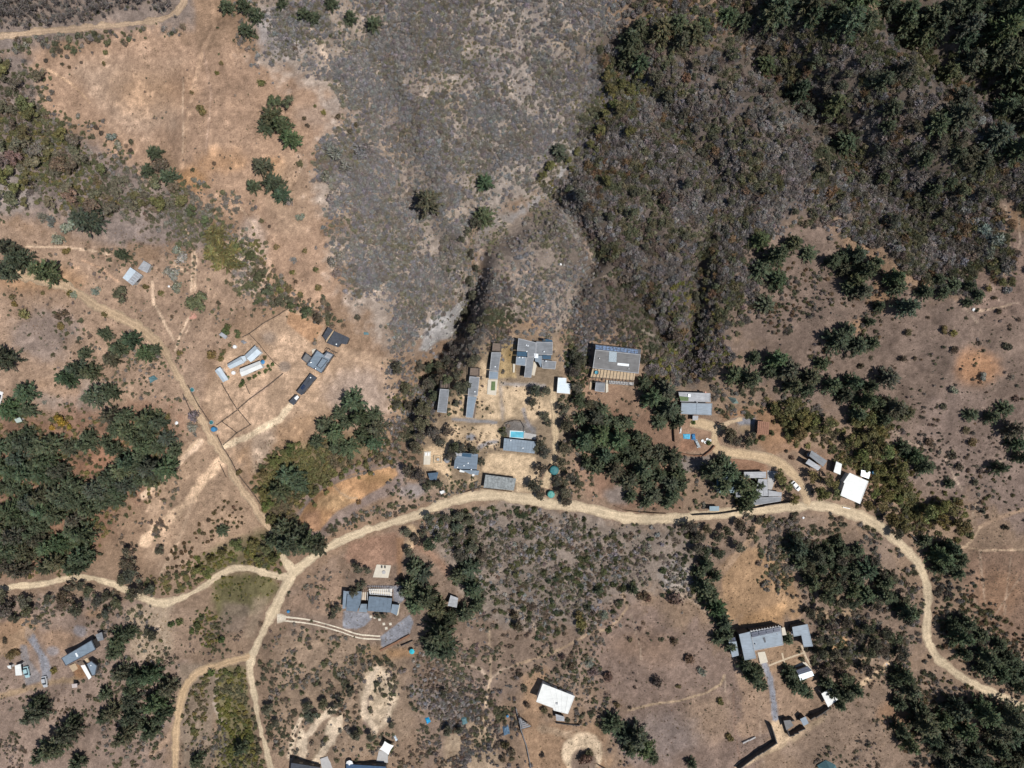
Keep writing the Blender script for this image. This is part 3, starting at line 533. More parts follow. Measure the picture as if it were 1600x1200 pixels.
# ------------------------------------------------------------------ stuff: uncountable plants as one scattered object each
def scatter(name, label, P, size, tint, src, zs=None, sink=.06):
    """P (n,3) points, size (n,), tint (n,3); src: plant meshes instanced on the points by geometry nodes"""
    n = len(P); me = bpy.data.meshes.new(name); me.vertices.add(n); me.vertices.foreach_set('co', (P - np.array([0, 0, 1.0]) * (sink * size)[:, None]).astype(np.float32).ravel()); me.update()
    def attr(nm, typ, key, val): a = me.attributes.new(nm, typ, 'POINT'); a.data.foreach_set(key, np.ascontiguousarray(val).ravel())
    sc3 = np.stack([size, size * R.uniform(.8, 1.15, n), size * (R.uniform(.75, 1.2, n) if zs is None else zs)], 1).astype(np.float32)
    attr('siz', 'FLOAT_VECTOR', 'vector', sc3); attr('rot', 'FLOAT_VECTOR', 'vector', np.stack([R.normal(0, .06, n), R.normal(0, .06, n), R.uniform(0, 6.28, n)], 1).astype(np.float32))
    attr('tint', 'FLOAT_VECTOR', 'vector', tint.astype(np.float32)); attr('idx', 'INT', 'value', R.randint(0, len(src), n).astype(np.int32))
    o = link(name, me); cl = bpy.data.collections.new(name + '_plants')
    for k, s in enumerate(src):
        q = bpy.data.objects.new('%s_%02d' % (s.name.split('.')[0], k), s); cl.objects.link(q)
    g = bpy.data.node_groups.new(name, 'GeometryNodeTree'); g.interface.new_socket('Geometry', in_out='INPUT', socket_type='NodeSocketGeometry'); g.interface.new_socket('Geometry', in_out='OUTPUT', socket_type='NodeSocketGeometry')
    N, L = g.nodes.new, g.links.new; gi, go = N('NodeGroupInput'), N('NodeGroupOutput'); ip = N('GeometryNodeInstanceOnPoints'); ci = N('GeometryNodeCollectionInfo'); ci.inputs['Collection'].default_value = cl; ci.inputs['Separate Children'].default_value = True; ci.inputs['Reset Children'].default_value = True
    def na(nm, t): a = N('GeometryNodeInputNamedAttribute'); a.data_type = t; a.inputs['Name'].default_value = nm; return a.outputs['Attribute']
    L(gi.outputs[0], ip.inputs['Points']); L(ci.outputs[0], ip.inputs['Instance']); ip.inputs['Pick Instance'].default_value = True
    L(na('idx', 'INT'), ip.inputs['Instance Index']); L(na('rot', 'FLOAT_VECTOR'), ip.inputs['Rotation']); L(na('siz', 'FLOAT_VECTOR'), ip.inputs['Scale']); L(ip.outputs[0], go.inputs[0])
    md = o.modifiers.new('plants', 'NODES'); md.node_group = g
    return tag(o, label, kind='stuff')
PAL = {'grey': [(0.352,0.330,0.318),(0.383,0.360,0.338),(0.323,0.323,0.330),(0.345,0.307,0.270),(0.300,0.277,0.247),(0.285,0.270,0.180)],
       'pgrey': [(.41,.39,.375),(.39,.385,.39),(.36,.325,.285),(.43,.40,.355),(.35,.32,.24),(.38,.36,.36)],
       'ridge': [(0.268,0.239,0.217),(0.290,0.261,0.232),(0.246,0.239,0.239),(0.232,0.196,0.167),(0.203,0.189,0.131)],
       'dgrey': [(0.216,0.195,0.184),(0.240,0.221,0.205),(0.200,0.192,0.189),(0.208,0.168,0.141),(0.168,0.157,0.096),(0.136,0.141,0.088)],
       'chap': [(0.143,0.128,0.102),(0.165,0.150,0.132),(0.112,0.117,0.075),(0.195,0.135,0.083),(0.150,0.143,0.075),(0.180,0.165,0.150)],
       'olive': [(0.176,0.169,0.078),(0.209,0.189,0.081),(0.135,0.142,0.074),(0.230,0.196,0.088),(0.176,0.149,0.095)],
       'ygreen': [(0.208,0.202,0.065),(0.169,0.176,0.065),(0.143,0.156,0.065),(0.240,0.215,0.078),(0.156,0.150,0.091)],
       'brown': [(0.225,0.173,0.128),(0.255,0.210,0.173),(0.180,0.165,0.112),(0.285,0.240,0.210),(0.150,0.150,0.098)],
       'mixed': [(0.240,0.217,0.188),(0.180,0.173,0.105),(0.150,0.158,0.090),(0.270,0.247,0.225),(0.225,0.180,0.135),(0.135,0.135,0.090)],
       'green': [(0.098,0.111,0.058),(0.117,0.130,0.065),(0.078,0.098,0.058),(0.143,0.143,0.072)],
       'straw': [(0.400,0.300,0.180),(0.340,0.250,0.160),(0.280,0.220,0.160),(0.450,0.340,0.200)], 'stub': [(0.242,0.165,0.110),(0.198,0.149,0.094),(0.165,0.143,0.088),(0.275,0.198,0.143)]}
KEEP = []                      # (polygon or circle) kept free of scattered plants: buildings, yards
_rr = None
def clear_of_roads(P, margin=.5):
    global _rr
    if _rr is None:                                  # a half metre raster of the road surfaces
        _rr = np.zeros((1000, 1000), bool)
        for r in ROADS:
            for x, y, w_ in r:
                h_ = w_ / 2 + margin; i0, i1, j0, j1 = [int((q + 250) * 2) for q in (x - h_, x + h_, y - h_, y + h_)]
                if i0 < 1 or j0 < 1 or i1 > 998 or j1 > 998: continue
                I, J = np.mgrid[i0:i1 + 1, j0:j1 + 1]; _rr[i0:i1 + 1, j0:j1 + 1] |= np.hypot(I / 2 - 250 - x, J / 2 - 250 - y) < h_
    return ~_rr[np.clip(((P[:, 0] + 250) * 2).astype(int), 0, 999), np.clip(((P[:, 1] + 250) * 2).astype(int), 0, 999)]
def zone(poly, dens, holes=(), cut=None, ns=9.0, seedshift=0):
    """random points (photo pixels) inside a polygon, DENS per 1000 square pixels, thinned where a noise is below CUT"""
    P = np.array(poly, float); lo, hi = P.min(0), P.max(0); e_ = min(30, .12 * min(hi - lo)); lo, hi = lo - e_, hi + e_; n = int(1.22 * dens * (hi - lo).prod() / 1000)
    Q = np.stack([R.uniform(lo[0], hi[0], n), R.uniform(lo[1], hi[1], n)], 1); 
    ext = min(hi - lo); amp = min(34, .16 * ext)     # ragged, thinning borders
    J = Q + np.stack([fbm(Q[:, 0] * .25, Q[:, 1] * .25, 11, 3) - .5, fbm(Q[:, 0] * .25 + 300, Q[:, 1] * .25, 11, 3) - .5], 1) * 2.4 * amp + R.normal(0, 1, Q.shape) * min(9, .05 * ext)
    m = inpoly(J[:, 0], J[:, 1], poly)
    for h in holes: m &= ~inpoly(Q[:, 0], Q[:, 1], h)
    if cut is not None: m &= fbm(Q[:, 0] * .25 + seedshift, Q[:, 1] * .25, ns, 3) > cut
    m &= R.rand(len(Q)) < .35 + .65 * sstep(.30, .56, fbm(Q[:, 0] * .25 + 555, Q[:, 1] * .25 - 99, 19, 3))
    return Q[m]
def tints(P, pal, ns=9.0, jit=.16):
    """neighbouring plants tend to share a colour"""
    C = np.array(PAL[pal]); k = np.clip(((fbm(P[:, 0] * .25, P[:, 1] * .25 + 400, ns, 2) - .22) / .56 * len(C) + R.normal(0, 1.0, len(P))).astype(int), 0, len(C) - 1)
    return C[k] * R.uniform(1 - jit, 1 + jit, (len(P), 1)) * (1 + R.normal(0, .03, (len(P), 3))) * (np.array([[.9, .9, .92]]) if pal == 'pgrey' else np.array([[1.05, 1.05, 1.07]]) if 'grey' in pal or pal == 'ridge' else 1)

# ------------------------------------------------------------------ buildings
BL = mat('roof_blue_grey', (.215, .272, .33), .5, .10, .45, .0, .4, .28)
BLS = mat('roof_blue_steel', (.15, .20, .255), .45, .1, .8, .1, .45, .25)
GR = mat('roof_grey', (.215, .228, .245), .6, .13, .45, 0, .3, .3)
GRL = mat('roof_light_grey', (.40, .41, .43), .6, .14, .5, 0, .3, .32)
GRW = mat('roof_warm_grey', (.19, .187, .185), .7, .12, .4, 0, .25, .28)
DK = mat('roof_dark', (.062, .070, .088), .55, .18, .8, 0, .35, .25)
WH = mat('roof_white', (.76, .77, .745), .55, .06, .35, 0, .35, .14)
WB = mat('roof_pale_metal', (.58, .66, .72), .4, .06, .8, .1, .5, .12)
RU = mat('roof_rust', (.31, .165, .11), .8, .12, 1.2, 0, .2, .25)
GN = mat('roof_green', (.12, .17, .075), .9, .2, 2)
TG = mat('roof_teal', (.16, .25, .30), .5, .1, .9, 0, .4, .1)
SO = mat('solar_glass', (.018, .032, .075), .18, .15, 2, 0, .6)
SF = mat('solar_frame', (.45, .48, .52), .4, .05, 2, .5)
GL = mat('window_glass', (.03, .045, .06), .1, .1, 1, 0, .7)
SKY = mat('skylight', (.80, .84, .86), .3, .03, 1)
BG = mat('glass_roof', (.045, .095, .15), .2, .12, 1, 0, .6)
WA = mat('wall_dark', (.085, .08, .075), .85, .15, 1.2)
WT = mat('wall_timber', (.17, .115, .075), .85, .2, 2, 0, .2, .3)
WW = mat('wall_white', (.72, .71, .68), .8, .04, 1)
WC = mat('wall_concrete', (.36, .345, .32), .9, .1, 1)
DE = mat('deck_timber', (.52, .40, .27), .8, .1, 2, 0, .2, .2)
DB = mat('deck_brown', (.19, .145, .115), .8, .15, 2, 0, .2, .2)
PA = mat('paving_pale', (.60, .545, .45), .9, .06, 1)
CO = mat('concrete', (.42, .41, .40), .9, .08, 1)
BM = mat('beam_dark', (.055, .05, .05), .7, .15, 3)
WP = mat('paint_white', (.80, .80, .79), .5, .03, 2)
MT = mat('metal', (.5, .5, .5), .35, .08, 3, .8)
TYRE = mat('tyre', (.025, .025, .027), .9, .1, 3)
TE = mat('plastic_teal', (.035, .16, .175), .55, .22, 1.5); TGm = mat('plastic_green', (.10, .33, .285), .55, .2, 1.5); TB = mat('plastic_blue', (.05, .22, .42), .45, .1, 2)
CY = mat('canvas_cyan', (.04, .46, .56), .7, .08, 2); CW = mat('canvas_white', (.82, .82, .80), .8, .03, 2); CB = mat('tarp_blue', (.06, .24, .48), .55, .15, 3); CTe = mat('tarp_teal', (.10, .19, .21), .6, .15, 3); CG = mat('canvas_grey', (.25, .255, .27), .8, .08, 2)
BRICK = mat('brick', (.55, .30, .23), .85, .12, 4)
WAT = mat('pool_water', (.13, .46, .60), .06, .16, .5, 0, .5); POOLT = mat('pool_tile', (.62, .72, .74), .5, .05, 3)
STONE = mat('stone_grey', (.42, .42, .41), .9, .12, 2); FENCE = mat('fence_wood', (.11, .085, .065), .9, .2, 3); EARTHW = mat('earth_bank', (.22, .12, .075), .95, .2, 2)
HDG = []
def inset(P, d):
    n = len(P); c = sum((Vector(p) for p in P), Vector((0, 0))) / n; out = []
    a = sum(P[i][0] * P[(i + 1) % n][1] - P[(i + 1) % n][0] * P[i][1] for i in range(n)); sg = 1 if a > 0 else -1
    for i in range(n):
        p0, p1, p2 = Vector(P[i - 1]), Vector(P[i]), Vector(P[(i + 1) % n]); e1 = (p1 - p0).normalized(); e2 = (p2 - p1).normalized()
        n1 = Vector((-e1.y, e1.x)) * sg; n2 = Vector((-e2.y, e2.x)) * sg; b = (n1 + n2); b = b / max(.35, b.length_squared / 2) / 1
        out.append(tuple(p1 + b * d))
    return out
def world_poly(px, h):
    """polygon of photograph pixels seen at height h above the ground under it -> flat world polygon"""
    c = np.mean(px, axis=0); g = at(c[0], c[1], h); zt = g.z + h
    P = [atz(x, y, zt) for x, y in px]; zs = height(np.array([p.x for p in P]), np.array([p.y for p in P]))
    return [(p.x, p.y) for p in P], zt, float(zs.min()), float(zs.max())
class House:
    def __init__(s, name, label, cat, px, group=None):
        p = at(*px); s.o = tag(empty(name, p), label, cat, group); s.p = p; s.nwin = 0
    def block(s, px, h, roof=GR, wall=WA, kind='flat', over=.3, seams=0, edge=None, th=.18, windows=True, door=False, seam_dir=0, ridge=.9, label=None, open_=False):
        P, zt, z0, z1 = world_poly(px, h); KEEP.append([(q[0], q[1]) for q in px]); Wp = inset(P, over); o = s.o
        if not open_: 
            m = MB(); m.prism(Wp, z0 - .6, zt - th - .004); m.build('wall', wall, o)
        else:
            for q in Wp: m = MB(); m.box((q[0], q[1], (z0 - .3 + zt - th) / 2), (.16, .16, zt - th - z0 + .29)); m.build('post', wall, o)
        m = MB(); n = len(P)
        A, B_, C_, D_ = [Vector(q) for q in P[:4]] if n >= 4 else [Vector(q) for q in (*P, P[0])]
        if kind == 'gable' and n == 4:
            if (A - B_).length < (B_ - C_).length: A, B_, C_, D_ = B_, C_, D_, A
            r0, r1 = (A + D_) / 2, (B_ + C_) / 2; zr = zt + ridge
            for (a, b, c, d) in ((A, B_, r1, r0), (r0, r1, C_, D_)):
                q = MB(); za, zc = (zt, zr) if a is A else (zr, zt); vs = [(a.x, a.y, za), (b.x, b.y, za), (c.x, c.y, zc), (d.x, d.y, zc)]
                q.add(vs + [(v[0], v[1], v[2] - th) for v in vs], [(0, 1, 2, 3), (7, 6, 5, 4), (0, 4, 5, 1), (1, 5, 6, 2), (2, 6, 7, 3), (3, 7, 4, 0)])
                if ((Vector(vs[1]) - Vector(vs[0])).cross(Vector(vs[3]) - Vector(vs[0]))).z < 0: q.f = [f[::-1] for f in q.f]
                ro = q.build('roof', roof, o)
            for e, f in ((A, D_), (B_, C_)):
                q = MB(); mid = (e + f) / 2; inn = ((r1 + r0) / 2 - mid).normalized() * over
                vs = [(e + inn).to_3d() + Vector((0, 0, zt - th)), (f + inn).to_3d() + Vector((0, 0, zt - th)), (mid + inn).to_3d() + Vector((0, 0, zr - th - .02))]; q.add(vs, [(0, 1, 2), (2, 1, 0)]); q.build('gable_wall', wall, o)
            q = MB(); q.bar((r0.x, r0.y, zr + .02), (r1.x, r1.y, zr + .02), .12, n=6); q.build('ridge_cap', roof, o)
        else:
            m.prism(P, zt - th, zt); ro = m.build('roof', roof, o)
            if edge is not None:                    # raised rim round the roof, a little proud of it
                q = MB(); Pi = inset(P, .22)
                for i in range(n):
                    a, b = P[i], P[(i + 1) % n]; c, d = Pi[(i + 1) % n], Pi[i]; q.prism([a, b, c, d], zt + .003, zt + .10)
                q.build('roof_rim', edge, o)
        if seams and n >= 4 and kind == 'flat':     # standing seams from edge AB to edge DC
            if seam_dir: A, B_, C_, D_ = B_, C_, D_, A
            k = max(2, int((A - B_).length / seams)); q = MB()
            for i in range(1, k):
                t = i / k; a = A.lerp(B_, t); b = D_.lerp(C_, t); e = (b - a).normalized() * .25; q.bar(((a + e).x, (a + e).y, zt + .05), ((b - e).x, (b - e).y, zt + .05), .085)
            tag(q.build('roof_seam', roof, o), kind='stuff')
        if windows and not open_:
            a2 = sum(Wp[i][0] * Wp[(i + 1) % n][1] - Wp[(i + 1) % n][0] * Wp[i][1] for i in range(n)); sg = 1 if a2 > 0 else -1
            L = sorted(range(n), key=lambda i: -(Vector(Wp[i]) - Vector(Wp[(i + 1) % n])).length)[:2]
            for j, i in enumerate(L):
                a, b = Vector(Wp[i]), Vector(Wp[(i + 1) % n]); ln = (b - a).length
                if ln < 2.4: continue
                e = (b - a).normalized(); nn = Vector((e.y, -e.x)) * sg; ang = math.atan2(e.y, e.x)
                for t in ((.3, .7) if ln > 6 else (.5,)):
                    c = a.lerp(b, t) + nn * .03; q = MB(); q.box((c.x, c.y, zt - 1.35), (1.7, .12, 1.3), ang); wi = q.build('window', WT, o)
                    q = MB(); c2 = c + nn * .05; q.box((c2.x, c2.y, zt - 1.35), (1.45, .07, 1.05), ang); pn = q.mesh('pane', GL); po = link('pane', pn, wi); pn.transform(Matrix.LocRotScale(o.location, o.rotation_euler, None).inverted())
                if door and j == 0:
                    c = a.lerp(b, .5) + nn * .03; q = MB(); q.box((c.x, c.y, z1 + 1.0), (1.0, .12, 2.0), ang); q.build('door', WT, o)
        s.last = (P, zt); return s
    def slab(s, px, h, m_, name='skylight', th=.12, label=None):
        """a flat piece lying at height h above the ground (a skylight on the roof, a terrace)"""
        P, zt, z0, z1 = world_poly(px, h); q = MB(); q.prism(P, (z0 - .3) if name in ('terrace', 'deck', 'slab') else zt - th, zt); b = q.build(name, m_, s.o)
        if label: b['label'] = label
        if name in ('terrace', 'deck', 'slab'): KEEP.append(list(px))
        return s
    def boards(s, px, h, m_, n, name='slat', wd=.12, th=.1, across=False):
        """n separate bars laid from edge AB to edge DC"""
        P, zt, z0, z1 = world_poly(px, h); A, B_, C_, D_ = [Vector(q) for q in P]
        if across: A, B_, C_, D_ = B_, C_, D_, A
        for i in range(n):
            t = (i + .5) / n; a = A.lerp(B_, t); b = D_.lerp(C_, t); q = MB(); d = (b - a); c = (a + b) / 2
            q.box((c.x, c.y, zt - th / 2), (d.length, wd, th), math.atan2(d.y, d.x)); q.build(name, m_, s.o)
        return s
    def panels(s, px, h, n, rows=1, name='solar_panel', m_=None, gap=.08):
        P, zt, z0, z1 = world_poly(px, h); A, B_, C_, D_ = [Vector(q) for q in P]
        for i in range(n):
            for j in range(rows):
                f = lambda u, v: A.lerp(B_, u).lerp(D_.lerp(C_, u), v)
                g0, g1 = (i + gap / 2) / n, (i + 1 - gap / 2) / n; k0, k1 = (j + gap / 2) / rows, (j + 1 - gap / 2) / rows
                q = MB(); q.prism([tuple(f(g0, k0)), tuple(f(g1, k0)), tuple(f(g1, k1)), tuple(f(g0, k1))], zt, zt + .07)
                pn = q.build(name, m_ or SO, s.o)
        return s
    def bits(s, pts, h, name='vent', m_=None, r=.18, hh=.5):
        for x, y in pts:
            g = at(x, y, h); p = atz(x, y, g.z + h); q = MB(); q.lathe((p.x, p.y, g.z + h - .1), [(r, 0), (r, hh), (r * 1.5, hh + .03), (r * 1.4, hh + .12), (.001, hh + .2)], 10); q.build(name, m_ or SKY, s.o)
        return s
    def chimney(s, x, y, h, m_=None, sz=.6, hh=1.0):
        g = at(x, y, h); p = atz(x, y, g.z + h); q = MB(); q.box((p.x, p.y, g.z + h + hh / 2 - .1), (sz, sz, hh)); q.build('chimney', m_ or BRICK, s.o); return s
    def posts(s, px, h, m_=None, beam=True, r=.09, m2=None):
        """a pergola frame: posts at the corners, beams between them"""
        P, zt, z0, z1 = world_poly(px, h)
        for q_ in P: q = MB(); q.box((q_[0], q_[1], (z0 - .2 + zt) / 2), (2 * r, 2 * r, zt - z0 + .2)); q.build('post', m_ or BM, s.o)
        for i in range(len(P)):
            a, b = P[i], P[(i + 1) % len(P)]; q = MB(); q.bar((*a, zt + .06), (*b, zt + .06), r * .9); q.build('beam', m_ or BM, s.o)
        return s

h = House('house', 'long white gabled house, upper of the twin white roofed pair in the fenced compound', 'house', (382, 562))
h.block([(355.2,569),(376.2,557),(381.5,566.7),(359.7,576.5)], 3.2, WB, WW, 'gable', ridge=1.0, door=True).block([(383,554.7),(398.7,539.7),(408.5,551),(392,566)], 3.2, WB, WW, 'gable', ridge=1.1).block([(376.4,557.2),(383,555.5),(385,563),(381,566)], 2.8, WB, WW, windows=False)
h = House('house', 'long white gabled house, lower of the twin white roofed pair in the fenced compound', 'house', (392, 576))
h.block([(374.7,576.5),(406.2,563.7),(410.7,574.2),(377.7,588.5)], 3.2, WH, WW, 'gable', ridge=.8, seams=1, door=True)
h = House('shed', 'narrow pale gabled shed left of the twin white houses', 'shed', (346, 588))
h.block([(335.7,579.5),(344,573.5),(356.7,593),(348.5,597.5)], 2.6, WB, WW, 'gable', ridge=.6, door=True)
h = House('shed', 'small whitewashed hut under the tree above the twin white houses', 'shed', (349, 524)); h.block([(342,523),(346,519),(355,525),(352,530)], 2.2, GRL, WC)
h = House('outbuilding', 'dark slate roofed outbuilding with a timber walkway through it', 'outbuilding', (526, 526))
h.block([(512.7,510.8),(520.2,515.5),(509.3,531.8),(504.2,525.5)], 3, DK, WA, seams=1.2).block([(522.5,517.3),(545.7,527.8),(541.2,538.3),(532.2,536.8),(528.5,542.8),(510.5,536)], 3, DK, WA, seams=1.2, door=True).slab([(520.6,515.7),(522.2,517.1),(510.3,535),(508.9,532.6)], 2.5, DE, 'deck').bits([(526,538)], 3)
h = House('house', 'grey cross shaped house with raised roof lights in the tan compound', 'house', (498, 565))
h.block([(495.5,546.5),(506,554),(511.2,548.7),(521.7,554),(502.2,583.2),(479,570.5)], 3.3, BL, WA, edge=DK, door=True).block([(503.7,558.5),(512.7,563),(501.5,576.5),(494.7,572)], 4.1, BL, WA, edge=DK, windows=False).block([(511.5,551.5),(519.5,555),(515,561),(506.5,557.5)], 3.9, GRL, WA, windows=False).block([(478.2,551),(487.2,558.5),(480.5,568.2),(471.5,561.5)], 2.9, GRW, WA, edge=DK).posts([(512,544.5),(524.7,551),(521.7,556.5),(508.5,549)], 3.0).slab([(487,546.5),(494,544.5),(493,552),(488.5,556)], .4, PA, 'terrace').bits([(486,566),(493,576)], 3.3, 'vent', MT)
h.boards([(511,543),(525,550.5),(522.5,553.5),(508.5,546.5)], 3.05, BM, 3)
h = House('cabin', 'long dark narrow cabin roof running diagonally below the grey cross shaped house', 'cabin', (478, 602))
h.block([(485,583.2),(494.7,590),(471.5,617.7),(463.2,612.5)], 3, DK, WA, seams=1.2, door=True).block([(461.7,617),(467.7,620),(459,633.5),(451,628)], 2.6, DK, WA, seams=1).slab([(464.5,617.5),(467.5,620.5),(463,625.5),(459.5,622)], 2.95, CW, 'awning', .06).bits([(485.7,590)], 3).panels([(474,600),(478,603.5),(473,610),(469,606.5)], 3.05, 2, 3)
h = House('shed', 'larger tin roofed shed of the pair on the left slope, half its sheets paler', 'shed', (207, 432))
h.block([(203.5,417.5),(222.2,430.2),(207.2,446),(191.5,434)], 2.7, WB, WC, seams=1.0, seam_dir=1, door=True).panels([(212.6,424),(222,430.6),(207.3,445.6),(199.5,439.8)], 2.73, 1, 4, 'roof_sheet', GRL, .01)
h = House('shed', 'smaller grey tin roofed shed of the pair on the left slope', 'shed', (226, 416)); h.block([(224.5,407),(235.7,413.7),(229.7,426.5),(215.5,419.7)], 2.5, GRL, WC, seams=1, windows=False, door=True)
h = House('cabin', 'leftmost grey roofed cabin of the three in a row beside the ravine', 'cabin', (693, 628))
h.block([(687.5,607.5),(701.9,608.7),(697.5,645.6),(683,643.7)], 3.6, GR, WA, edge=GRL, door=True).slab([(688,595.4),(703,596),(702,607.4),(687.6,606.2)], 3.2, DB, 'terrace', .2).posts([(688,595.2),(703,595.8),(702.2,607.2),(687.8,606)], 3.9).boards([(688,595.2),(703,595.8),(702.2,607.2),(687.8,606)], 4.0, BM, 4)
h = House('cabin', 'middle grey roofed cabin of the three in a row, the longest strip', 'cabin', (740, 615))
h.block([(733.7,588),(749.4,589.4),(746.2,618.6),(731,618)], 3.2, GR, WA, edge=GRL, door=True).block([(730.8,618.6),(745.6,619.4),(742.4,631),(738.6,653.4),(727.7,652)], 3.0, BL, WA, edge=GRL).slab([(735,575),(749.4,575.6),(749,588.4),(733.9,587)], 2.2, DB, 'terrace').posts([(735,574.8),(749.6,575.4),(749.2,588.2),(734,586.8)], 3.2).slab([(742.6,631),(745,632),(741.6,653),(738.8,653)], 1.2, DB, 'deck').bits([(742,612)], 3.2)
h = House('cabin', 'rightmost grey roofed cabin of the three in a row, next to the sand garden', 'cabin', (772, 566))
h.block([(768,550.2),(783,550.8),(778.7,580),(765,578.7)], 3.2, GR, WA, edge=GRL, door=True).block([(764.6,579.4),(778.7,580.6),(778,592.5),(763.7,592.5)], 3.0, BL, WA, edge=GRL).slab([(770,536),(783.7,537),(783,549.6),(768.7,548.8)], 2.4, DB, 'terrace').posts([(770,535.8),(783.9,536.8),(783.2,549.2),(768.9,548.4)], 3.2).slab([(762.5,593),(778,593),(775,618),(761,616)], .3, PA, 'terrace').slab([(768,596),(774,596),(773.5,610),(767,610)], .45, GN, 'planter').bits([(773.7,573)], 3.2)
for k, (x, y) in enumerate([(770,592.5),(777,593.5),(774,596)]): pass
h = House('lodge', 'flat roofed grey lodge of many stepped roofs with dark glass strips', 'lodge', (838, 556))
h.block([(810,528.5),(837.5,535),(836.5,557.5),(824.2,557.5),(824.2,549.2),(808,548.4)], 4.2, GR, WA, edge=GRL, door=True).slab([(808,549.2),(823.9,550),(823.4,557),(807.2,556.4)], 3.9, BG, 'glass_roof').block([(806.9,557.2),(822.2,557.9),(821.2,571.9),(805.6,570)], 4.0, BL, WA, edge=GRL)
h.block([(822.8,558.2),(835,558),(833,565),(830,590),(818.7,589.4),(821,571)], 3.9, GR, WA, edge=GRL).block([(838,533.7),(863.7,535),(863,554.6),(837,554)], 3.8, GR, WA, edge=GRL).slab([(847.5,554.9),(861.2,555.2),(860.6,561.6),(847.5,561)], 3.5, BG, 'glass_roof').block([(846,562.2),(869.4,565),(867.5,577),(847.5,575.6)], 3.6, GR, WA, edge=GRL)
h.block([(835.4,555.5),(847.2,555.5),(845.6,575),(841,566),(836,564.6)], 3.5, BL, WA, windows=False).slab([(834.6,552),(841,553),(841,559.6),(834.6,559)], 4.3, SKY, 'skylight').slab([(833.7,565.4),(840,566),(835,587),(830.8,586)], .5, PA, 'terrace').slab([(847,528.7),(862.5,531),(863.7,534.6),(847.5,533.4)], 3.2, BG, 'glass_roof')
h.bits([(822.5,539.5),(825,540.5),(823,549.2),(811,558.6),(816.5,558.9),(850,549.5),(853,564.4)], 4.1).slab([(801.5,568),(805,568),(804,582),(801.5,582)], .6, PA, 'terrace').chimney(850.5, 531, 3.8, WA, .8, .5)
h = House('shed', 'pale blue white L shaped shed roof right of the lodge', 'shed', (880, 604)); h.block([(871.9,590),(885,590.6),(885,598.7),(891,599.4),(890.6,615.6),(870,613.7)], 3, WB, WA, edge=WH, door=True)
h = House('hall', 'big grey hall with a strip of solar panels along its upper roof edge', 'hall', (962, 570))
h.block([(930.2,546.2),(1001,554),(997.5,583.7),(926,575)], 5.5, GRW, WA, edge=GRL, door=True).block([(930,538),(1001.6,546),(1000.6,553.8),(930.4,546)], 5.7, DK, WA, windows=False).panels([(930.8,539),(997.6,546.3),(996.6,553),(930.2,545.4)], 5.75, 12, 2, 'solar_panel', mat('solar_panel_bright', (.13, .19, .30), .2, .5, 1.6, 0, .6), .14)
h.slab([(965,567),(983,568.7),(982.5,572.5),(964.7,570.6)], 5.65, SKY, 'skylight').slab([(952,547.5),(964,549),(963,566),(951,565)], 5.54, mat('roof_reflection_pale', (.30, .36, .40), .4, .2, 3), 'roof_patch', .03).slab([(926,575.6),(992.5,583.4),(991,594),(922.5,589.4)], 2.4, DE, 'deck')  # pale slab on the hall roof: a bluish reflection put into its colour
h.boards([(926,575.4),(992.5,583.2),(990.5,602.6),(921.5,597)], 4.6, BM, 13, 'beam', .14, .18).posts([(924,590),(991,595.5),(989.6,602.6),(922,596.8)], 4.4).block([(931,596.4),(945.6,597.7),(944.4,613),(929.4,611)], 3, GR, WA, edge=GRL).slab([(922,596),(926,596),(925,608.7),(920.6,608.7)], .4, DE, 'terrace').slab([(946.6,594),(950,594),(950.5,612),(946.4,614)], .5, PA, 'terrace').slab([(952,594.5),(990,597.5),(989.5,602),(952,600)], 1.2, CO, 'terrace').bits([(936,560),(982,576)], 5.5, 'vent', MT)
h = House('hot_tub', 'round wooden tub on the beige deck of the solar roofed hall', 'hot tub', (932, 582)); p = at(932, 582, 2.4); q = MB(); p0 = atz(932, 582, p.z + 2.4); q.lathe((p0.x, p0.y, p.z + 2.41), [(.85, 0), (.85, .55), (.7, .55), (.7, .12), (.001, .12)], 18); q.build('tub', DB, h.o)
q = MB(); q.lathe((p0.x, p0.y, p.z + 2.41), [(.69, .4), (.001, .41)], 18); q.build('water', WAT, h.o)
# pool and pool house
h = House('pool_house', 'long blue grey seamed roof pool house below the swimming pool', 'house', (812, 697)); h.block([(787.7,684.7),(838,690),(835,708.7),(786,703.5)], 3.1, BL, WA, seams=1.1, door=True, over=.5).bits([(798,688),(817,700)], 3.1)
p = at(808, 679); o = tag(empty('swimming_pool', p), 'turquoise rectangular swimming pool in the gravel terrace', 'pool')
Pw = [tuple(at(*q).xy) for q in [(798,674),(818.5,675),(817.7,684),(797.5,683)]]; zt = max(hz(*q) for q in Pw) + .14; KEEP.append([(796,672),(820,672),(820,686),(796,686)])
q = MB(); Po = inset(Pw, -.35)
for i in range(4): q.prism([Po[i], Po[(i + 1) % 4], Pw[(i + 1) % 4], Pw[i]], zt - .5, zt)
q.build('coping', POOLT, o); q = MB(); q.prism(Pw, zt - .4, zt - .1); q.build('water', WAT, o)
h = House('terrace', 'grey slab terrace beside the swimming pool', 'terrace', (829, 680)); h.slab([(818.9,675.5),(838,679),(837,687),(818.2,684.6)], .3, CO, 'slab')
h = House('hot_tub', 'small dark round tub in the fenced gravel corner above the pool', 'hot tub', (794.5, 665.5)); q = MB(); p = at(794.5, 665.5); q.lathe(p - Vector((0, 0, .2)), [(.8, 0), (.8, .75), (.62, .75), (.62, .4), (.001, .4)], 18); q.build('tub', DB, h.o)
h = House('cottage', 'square cottage with a blue striped roof and white vents beside the shady hedge', 'cottage', (728, 722))
